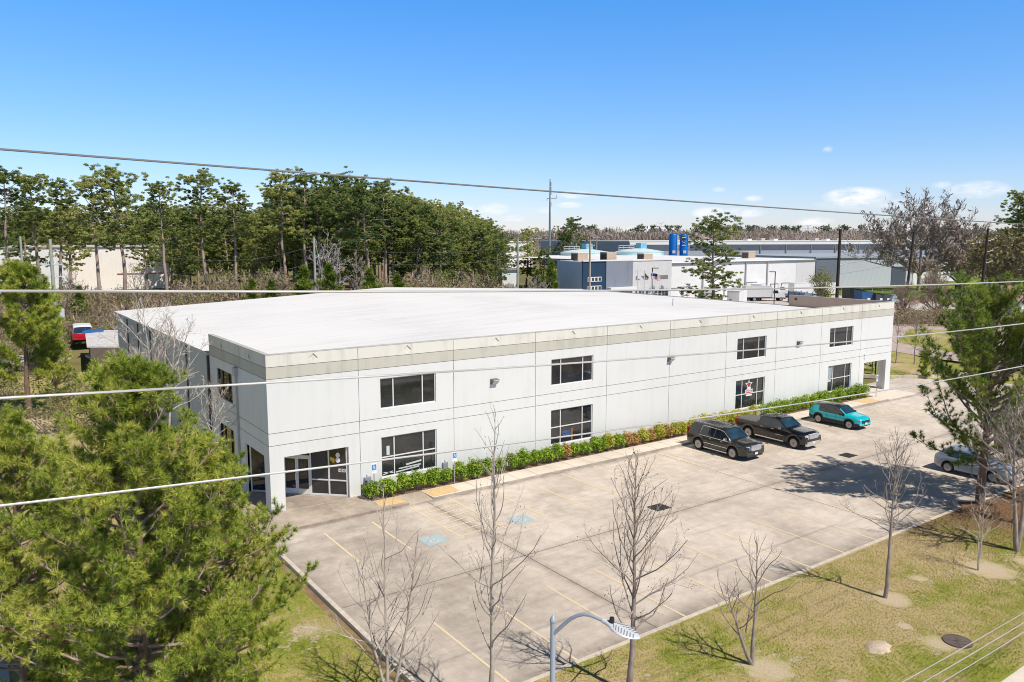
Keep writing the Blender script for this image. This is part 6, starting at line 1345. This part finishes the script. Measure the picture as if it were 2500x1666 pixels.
# ------------------------------------------------------------------ the pine wood and other distant trees
PG1 = leafmat('far_pine', [(.15, (.11, .17, .055)), (.38, (.22, .30, .085)), (.60, (.35, .41, .115)), (.85, (.54, .54, .19))], .22, .5, .6, .6, .55)
PG2 = leafmat('far_pine_light', [(.15, (.14, .20, .055)), (.40, (.28, .345, .09)), (.65, (.44, .47, .13)), (.9, (.60, .57, .21))], .22, .5, .6, .6, .55)
BARKF = mat('tall_pine_bark', (.46, .36, .295), .95, c2=(.26, .19, .15), scale=1.2, stretch=(1, 1, .3))
def far_pine(seed, h=27, cb=.52, wd=4.2, m=None, nl=46, leaf=.24, per=50, trunk_r=.42, flat=.5, under=False):
    """loblolly pine: long bare stem, flat clouds of foliage on crooked limbs"""
    rg = np.random.default_rng(seed); t = thing('pine_tree', '-', 'pine tree', (0, -600, 0)); tb, bb = MB(), MB()
    zz = np.linspace(0, h, 9); wob = np.cumsum(rg.normal(0, .16, (9, 2)), 0); wob -= wob[0]; tp = np.stack([wob[:, 0], wob[:, 1], zz], 1)
    tb.tube(tp, [trunk_r*(1-.85*(z/h)**1.3) for z in zz], 7); C, Rd = [], []
    for k in range(nl):
        f = cb+(1-cb)*(k+rg.random())/nl; g = (f-cb)/(1-cb); p = np.array([np.interp(f*h, zz, tp[:, i]) for i in range(3)])
        a = k*2.4+rg.uniform(-.6, .6); ll = wd*(.45+.75*math.sin(PI*min(1., .22+.66*g)))*rg.uniform(.3, 1.25)*(1.0 if g < .9 else .6)
        d = np.array([math.cos(a), math.sin(a), rg.uniform(-.05, .35)+.4*g]); pts = [p]
        for i in range(3): d = unit(d+rg.normal(0, .18, 3)); pts.append(pts[-1]+d*ll/3)
        pts = np.array(pts); bb.tube(pts, [.10, .075, .05, .02], 4, cap=False)
        for q, s_ in ((pts[3], 1.0), (pts[2]*.6+pts[3]*.4, .85), (pts[2]*.8+pts[1]*.2, .6)):
            for _ in range(5):
                C.append(q+rg.normal(0, .8, 3)*np.array([1, 1, .5])); e = rg.uniform(.32, .68)*s_; Rd.append((e, e, e*flat))
    C.append(tp[-1]); Rd.append((.8, .8, .7)); C, Rd = np.array(C), np.array(Rd)
    tb.build('trunk', BARKF, t, 60, rel=False); bb.build('branches', BARKF, t, 60, rel=False); soup_obj('crown', leafsoup(C, Rd, per, leaf, rg, 1.4, .1, .24), m or PG1, t); return t
fp = [far_pine(101, 27, .50, 4.9, None, 32), far_pine(102, 28, .56, 4.4, PG2, 28), far_pine(103, 26, .47, 5.3, None, 34), far_pine(104, 27, .60, 3.9, None, 24), far_pine(105, 24, .36, 4.6, PG2, 38), far_pine(106, 22, .24, 4.6, PG1, 44)]
fh = [27, 28, 26, 27, 24, 22]; first_use = [True]*len(fp); rr = random.Random(12)
def put_pine(k, px, ytop, D_, label, group, rz_=None):
    q = HD(px, ytop, D_); s = (q[2]+.2)/fh[k]; a = rr.uniform(0, 6.28) if rz_ is None else rz_
    if first_use[k]: first_use[k] = False; o = fp[k]; place(o, (q[0], q[1], -.2), a, s); o['label'] = label; o['group'] = group; return o
    return dup(fp[k], (q[0], q[1], -.2), a, s, label, group)
gl = 'tall pines before the cream warehouse'
for k, px, yt, D_, lab in ((0, 8, 428, 165, 'tall pine cut by the left picture edge'), (3, 78, 437, 172, 'tall thin pine second from the left edge, with a tuft of sky below its top'), (1, 132, 452, 178, 'sparse tall pine with bare grey upper limbs, third from the left edge'), (0, 226, 443, 168, 'tall spreading pine left of the highest one before the cream warehouse'),
                           (2, 284, 420, 172, 'highest and widest pine before the cream warehouse'), (3, 392, 456, 176, 'slim tall pine at the right end of the cream warehouse'), (0, 492, 431, 185, 'tall dense pine right of the cream warehouse, left one of a pair'), (1, 566, 461, 182, 'tall pine right of the cream warehouse, right one of a pair'), (4, 160, 512, 195, 'lower dense pine among the trunks before the cream warehouse'), (5, 60, 520, 196, 'low dark pine behind the leftmost trunks'), (4, 350, 525, 200, 'lower pine beneath the highest one, before the warehouse corner'), (5, 445, 520, 205, 'lower dark pine beside the cream warehouse corner')):
    put_pine(k, px, yt, D_, lab, gl)
gr = 'tall pines along the front of the pine wood'
for k, px, yt, D_, lab in ((1, 688, 434, 178, 'leftmost tall pine of the wood behind the roof, with flat foliage clouds'), (0, 742, 433, 184, 'second tall pine of the wood behind the roof'), (3, 818, 434, 188, 'third tall pine of the wood, rounded top against the sky'), (2, 893, 446, 180, 'fourth tall pine of the wood, with a thick straight lower stem'), (0, 938, 455, 190, 'fifth tall pine of the wood, where the skyline starts to fall')):
    put_pine(k, px, yt, D_, lab, gr)
gi = 'pines making up the wood behind the warehouse roof'; lab = 'green pine in the thick of the wood behind the warehouse roof'
rr = random.Random(5)
sky_line = [(600, 530), (660, 505), (690, 470), (760, 462), (900, 465), (960, 478), (1000, 488), (1060, 500), (1110, 513), (1150, 530), (1190, 546), (1225, 566), (1250, 590)]
for row, (D_, dy, n) in enumerate(((192, 28, 13), (205, 12, 15), (222, 6, 16), (245, 0, 18), (275, 0, 16), (310, 2, 14))):
    for i in range(n):
        px = 600+(1250-600)*(i+.5+rr.uniform(-.4, .4))/n-row*3; yt = np.interp(px, [p[0] for p in sky_line], [p[1] for p in sky_line])+dy+rr.uniform(-3, 16+8*(row < 3))
        put_pine(rr.choice([0, 2, 4, 5, 5, 4, 2] if row < 3 else [0, 1, 2, 4, 5]), px, yt, D_+rr.uniform(-8, 8), lab, gi)
lab2 = 'dark pine in the wood filling the gap between cream warehouse and pine wood'; g2 = 'pines behind the gap left of the wood'
for i in range(22):
    px = 395+i*11+rr.uniform(-8, 8); put_pine(rr.choice([4, 5, 5, 2]), px, 522+rr.uniform(-6, 26), 225+rr.uniform(0, 60), lab2, g2)
lab3 = 'pine of the dark wood behind the cream warehouse'; g3 = 'pines behind the cream warehouse'
for i in range(20): put_pine(rr.choice([4, 5, 2]), -10+i*22+rr.uniform(-8, 8), 515+rr.uniform(-8, 25), 268+rr.uniform(0, 40), lab3, g3)
put_pine(5, 1396, 541, 300, 'round dense pine standing alone between the mast and the cyan tanks', 'lone pines among the far buildings')
put_pine(5, 1375, 575, 310, 'lower pine at the foot of the round lone pine', 'lone pines among the far buildings')
put_pine(5, 1285, 566, 240, 'green pine just right of the pine wood, left of the mast', 'lone pines among the far buildings')
put_pine(4, 1326, 612, 215, 'pine before the blue-grey wall, left of the navy wall', 'lone pines among the far buildings')
yp = far_pine(120, 17, .05, 5.0, leafmat('yard_pine', [(.15, (.09, .14, .045)), (.40, (.20, .26, .075)), (.65, (.33, .37, .10)), (.9, (.46, .45, .15))], .4, .4, .6, .6), 44, .17, 80, .30); q = HD(1745, 543, 168); place(yp, (q[0], q[1], -.2), 1.0, (q[2]+.2)/17); yp['label'] = 'tall open pine with gaps in its crown standing in the truck yard'; yp['group'] = 'lone pines among the far buildings'
put_pine(3, 2492, 474, 210, 'dark pine at the right picture edge against the sky', 'lone pines among the far buildings')
put_pine(2, 2520, 490, 205, 'dark pine just beyond the right picture edge', 'lone pines among the far buildings')
# small bright young pines before the wood
sp = young_pine('-', (0, -700, 0), 9, [(0, 2.4), (.25, 2.6), (.6, 1.6), (.9, .6), (1, .1)], 130, .6, .04, leafmat('sapling_needle', [(.2, (0.074, 0.140, 0.020)), (.45, (0.165, 0.256, 0.030)), (.7, (0.281, 0.355, 0.049)), (.9, (0.412, 0.446, 0.083))], .5, .3, .5, .6), trunk_r=.14, nn=16, ln=.6, wd=.05, step=.55, group='bright young pines before the wood')
fu = True
for px, yt, D_, lab in ((742, 650, 122, 'bright young pine left of the pale green pole'), (802, 646, 124, 'blue-green young pine right of the pale green pole'), (905, 658, 122, 'bright rounded young pine below the thick straight stem'), (660, 684, 118, 'low bright young pine at the roof edge, left'), (1345, 640, 165, 'bright green young pine at the left end of the blue-grey wall'), (1310, 660, 168, 'young pine left of the one beside the blue-grey wall'), (612, 684, 118, 'low young pine over the left slope of the roof'), (970, 672, 122, 'low young pine at the roof ridge'), (190, 700, 130, 'young pine beside the grey transformers')):
    q = HD(px, yt, D_); s = (q[2]+.2)/9
    if fu: fu = False; place(sp, (q[0], q[1], -.2), 0, s); sp['label'] = lab
    else: dup(sp, (q[0], q[1], -.2), rr.uniform(0, 6), s, lab)
# leafless background trees
bg_ = 'leafless trees in the background'
def far_bare(label, px, yt, D_, h, spread, seed, bark, leaders, tw=.02, **kw):
    q = HD(px, yt, D_); s = (q[2]+.2)/h; t = bare_tree(label, (q[0], q[1], -.2), h, spread, seed, bark, leaders, twig=tw, group=bg_, **kw); t.scale = (s,)*3; return t
GBK = mat('ash_bark', (.40, .34, .30), .9, c2=(.26, .21, .18), scale=2)
OAK = mat('oak_bark', (.40, .335, .285), .9, c2=(.27, .215, .18), scale=2)
far_bare('large spreading leafless oak behind the leaning black pole', 2258, 466, 232, 27, 4.6, 201, OAK, ((.5, 0, 1), (-9, 5, .88), (9, -6, .9), (-17, 8, .62), (17, -10, .66), (-5, 2, .98), (5, -4, .98), (-13, 9, .76), (13, -8, .80), (-21, 12, .40), (20, -13, .42)), .03, first=.36, n1=230, r0=.62, up=.05, fine=.5, haze=(2, 1.3, .016, .45), fork=.2)
far_bare('pale grey leafless tree in front of the pine wood, left of the thick stem', 800, 560, 168, 14, 3.4, 202, mat('silver_bark', (.55, .50, .46), .9, var=.3), ((0, 0, 1), (-2.2, .5, .9), (2.0, -.5, .86)), .022, first=.2, n1=48, r0=.2, up=.2)
far_bare('grey leafless tree low in the pine wood, right of the pale one', 870, 610, 172, 12, 3.0, 203, GBK, ((0, 0, 1), (1.6, .5, .9)), .022, first=.2, n1=36, r0=.16, up=.2)
far_bare('brown leafless tree before the cream warehouse, left of the highest pine', 165, 640, 150, 10, 2.8, 204, OAK, ((0, 0, 1), (1.2, .4, .9)), .02, first=.2, n1=32, r0=.14, up=.3)
far_bare('brown leafless tree before the right part of the cream warehouse', 340, 630, 150, 10, 3.0, 205, OAK, ((0, 0, 1), (-1.4, .4, .92)), .02, first=.2, n1=32, r0=.14, up=.3)
far_bare('leafless tree with rusty leaves left of the grey crossarm pole base', 1310, 672, 140, 8, 3.4, 206, GBK, ((0, 0, 1), (2, .4, .9), (-1.6, 0, .85)), .03, first=.15, n1=44, r0=.13, up=.1)
far_bare('bare brown tree with many fine stems right of the leaning pole foot', 2290, 655, 150, 7, 3.3, 207, mat('tan_twig', (.42, .33, .24), .9, c2=(.28, .2, .14), scale=2), ((0, 0, 1), (1.8, .4, .9), (-1.8, 0, .9)), .025, first=.08, n1=70, r0=.12, up=.2)
far_bare('bare brown tree crowding the leaning pole foot at the warehouse corner', 2215, 690, 150, 5.5, 3.0, 208, MATS['tan_twig'], ((0, 0, 1), (-1.4, .4, .9)), .022, first=.06, n1=60, r0=.1, up=.1)
# yellow-green budding tree in the yard and the brown oak wood at the right
BUD = leafmat('bud_leaf', [(.2, (.13, .14, .03)), (.5, (.24, .25, .05)), (.85, (.36, .34, .10))], 1.2, .35, .6, .5)
def leafy(label, px, yt, D_, w_, h_, m, seed, cat='tree', n=60, per=34, leaf=.2, bark=OAK, base=.25, group=None, shell=.2, name='leafy_tree'):
    rg = np.random.default_rng(seed); q = HD(px, yt, D_); H_ = q[2]+.2; t = thing(name, label, cat, (q[0], q[1], -.2), 0, group); b = MB(); zb = max(.2, H_-h_)
    b.tube([(0, 0, 0), (.1, 0, zb*.6), (0, .1, zb+.3*h_)], [.03*h_+.1, .024*h_+.06, .06], 7); b.build('trunk', bark, t, 60, rel=False); b = MB()
    u = rg.normal(size=(n, 3)); u /= np.linalg.norm(u, axis=1)[:, None]; C = u*np.array([w_/2, w_/2, h_/2])*(rg.random((n, 1))**.45)*.86; C[:, 2] += zb+h_/2
    for c in C[::2]: b.tube([(0, 0, zb*.8), c*np.array([.45, .45, .5])+np.array([0, 0, zb*.45]), c], [.02*h_, .012*h_, .01], 4, cap=False)
    b.build('branches', bark, t, 60, rel=False); e = max(w_, h_)*.13; soup_obj('crown', leafsoup(C, rg.uniform(.6, 1.1, (n, 1))*np.array([[e, e, e*.8]]), per, leaf, rg, 1, shell), m, t); return t
leafy('airy yellow-green budding tree beside the thick black pole', 2012, 648, 165, 6.2, 7.8, BUD, 211, n=90, per=40, leaf=.12)
BRN = leafmat('brown_twig_mass', [(.2, (.20, .145, .10)), (.5, (.34, .26, .18)), (.85, (.48, .38, .28))], .25, .15, .9, .5)
OLV = leafmat('olive_twig_mass', [(.2, (.15, .135, .055)), (.5, (.27, .23, .10)), (.85, (.38, .32, .17))], .25, .2, .9, .5)
leafy('big brown oak with withered leaves at the right picture edge', 2470, 548, 205, 26, 16, OLV, 212, n=170, per=46, leaf=.34, group='brown oaks at the right edge'); leafy('brown oak right of the third black pole', 2425, 575, 225, 16, 12, BRN, 213, n=90, per=46, leaf=.36, group='brown oaks at the right edge'); leafy('lower brown tree behind the big leafless oak, right side', 2350, 590, 262, 17, 14, BRN, 214, n=90, per=40, leaf=.4, group='brown oaks at the right edge')
# understory and far woods: masses one cannot count
def band(name, label_mats, seed, gen, n, per, leaf, flat=.7, shell=.1, e=(1.2, 1.2, .9), tw=0):
    rg = np.random.default_rng(seed); C = gen(rg, n); Rd = rg.uniform(.6, 1.3, (n, 1))*np.array([e]); V = twigsoup(C, Rd, per, leaf, tw, rg) if tw else leafsoup(C, Rd, per, leaf, rg, flat, shell, .35)
    mi = np.repeat(rg.integers(0, len(label_mats), n), per); o = npmesh(name, V, np.arange(len(V)).reshape(-1, 4), label_mats, None, mi); return struct(o, 'stuff')
def under(rg, n):
    C = np.zeros((n, 3))
    for i in range(n):
        px = rg.uniform(-60, 1265); D_ = rg.uniform(118, 182); top = 1.2+rg.random()**1.2*(7.0+2*math.sin(px*.013)+1.2*math.sin(px*.05))*(.5 if px < 420 else 1); q = HD(px, 600, D_); C[i] = (q[0], q[1], top*rg.random()**.6)
    return C
TWG = leafmat('thicket_twig', [(.2, (.20, .14, .10)), (.5, (.31, .235, .17)), (.85, (.42, .34, .26))], .2, .2, .9, .3)
band('thicket_stems', [TWG, BRN], 305, lambda rg, n: under(rg, n)*np.array([1, 1, .8]), 2600, 14, 1.2, e=(1.3, 1.3, .7), tw=.026)
band('undergrowth', [OLV, OLV, BRN, OLV, leafmat('thicket_green', [(.2, (.12, .17, .04)), (.5, (.22, .28, .06)), (.85, (.34, .37, .10))], .2, .2, .8, .5)], 301, under, 4600, 36, .17)
def under2(rg, n):
    C = np.zeros((n, 3))
    for i in range(n):
        px = rg.uniform(-40, 290) if i % 3 else rg.uniform(100, 290); D_ = rg.uniform(112, 128) if 150 < px < 300 else rg.uniform(88, 125); q = HD(px, 700, D_); C[i] = (q[0], q[1], rg.random()**1.3*2.6)
    return C
band('thicket', [BRN, OLV, MATS['thicket_green'], BRN], 302, under2, 1100, 44, .13, .8, .1, (.9, .9, .6))
def under3(rg, n):
    C = np.zeros((n, 3))
    for i in range(n): px = rg.uniform(2186, 2330); D_ = rg.uniform(135, 150); q = HD(px, 700, D_); C[i] = (q[0], q[1], rg.random()*2.2)
    return C
band('dry_thicket', [BRN, BRN, OLV], 303, under3, 300, 30, .16, .8, .1, (.9, .9, .6))
rgx = np.random.default_rng(4)
# rising stems of the brown wood on the horizon
FBR = leafmat('horizon_brown', [(.2, (.33, .265, .225)), (.5, (.40, .325, .275)), (.85, (.47, .39, .33))], .03, .2, .95, .3); FGR = leafmat('horizon_green', [(.2, (.06, .085, .045)), (.5, (.10, .13, .06)), (.85, (.15, .18, .08))], .05, .15, .8, .4)
def woods(lo, hi, d0, d1, hmin, hmax):
    def f(rg, n):
        C = np.zeros((n, 3))
        for i in range(n): px = rg.uniform(lo, hi); D_ = rg.uniform(d0, d1); q = HD(px, 585, D_); C[i] = (q[0], q[1], rg.uniform(1, hmin+(hmax-hmin)*(.5+.5*math.sin(px*.021)*math.sin(px*.0073+1)))) 
        return C
    return f
band('brown_woods', [FBR], 311, woods(1180, 2560, 520, 760, 16.5, 20), 5600, 34, 2.6, .35, .1, (3.4, 3.4, 2.6), tw=.085)
band('horizon_woods', [FGR, FGR, FBR], 312, woods(1100, 2640, 880, 1300, 22, 30), 1900, 30, 1.6, .8, .1, (7, 7, 4))
band('pine_tops', [FGR], 313, lambda rg, n: np.array([[*HD(px, 585, D_)[:2], z] for px, D_, z in zip(rg.choice([1430, 1445, 1560, 1600, 1640, 1700, 1730, 1760, 1800, 1830, 1850, 1920, 1940, 1880, 2010, 2060, 2100], n)+rg.normal(0, 7, n), rg.uniform(700, 800, n), rg.uniform(17, 27, n))]), 330, 26, 1.3, .8, .1, (3.4, 3.4, 2.2))
band('west_woods', [FGR, PG1], 314, woods(-120, 700, 330, 420, 18, 24), 1500, 24, 1.1, .8, .1, (3, 3, 2.2))
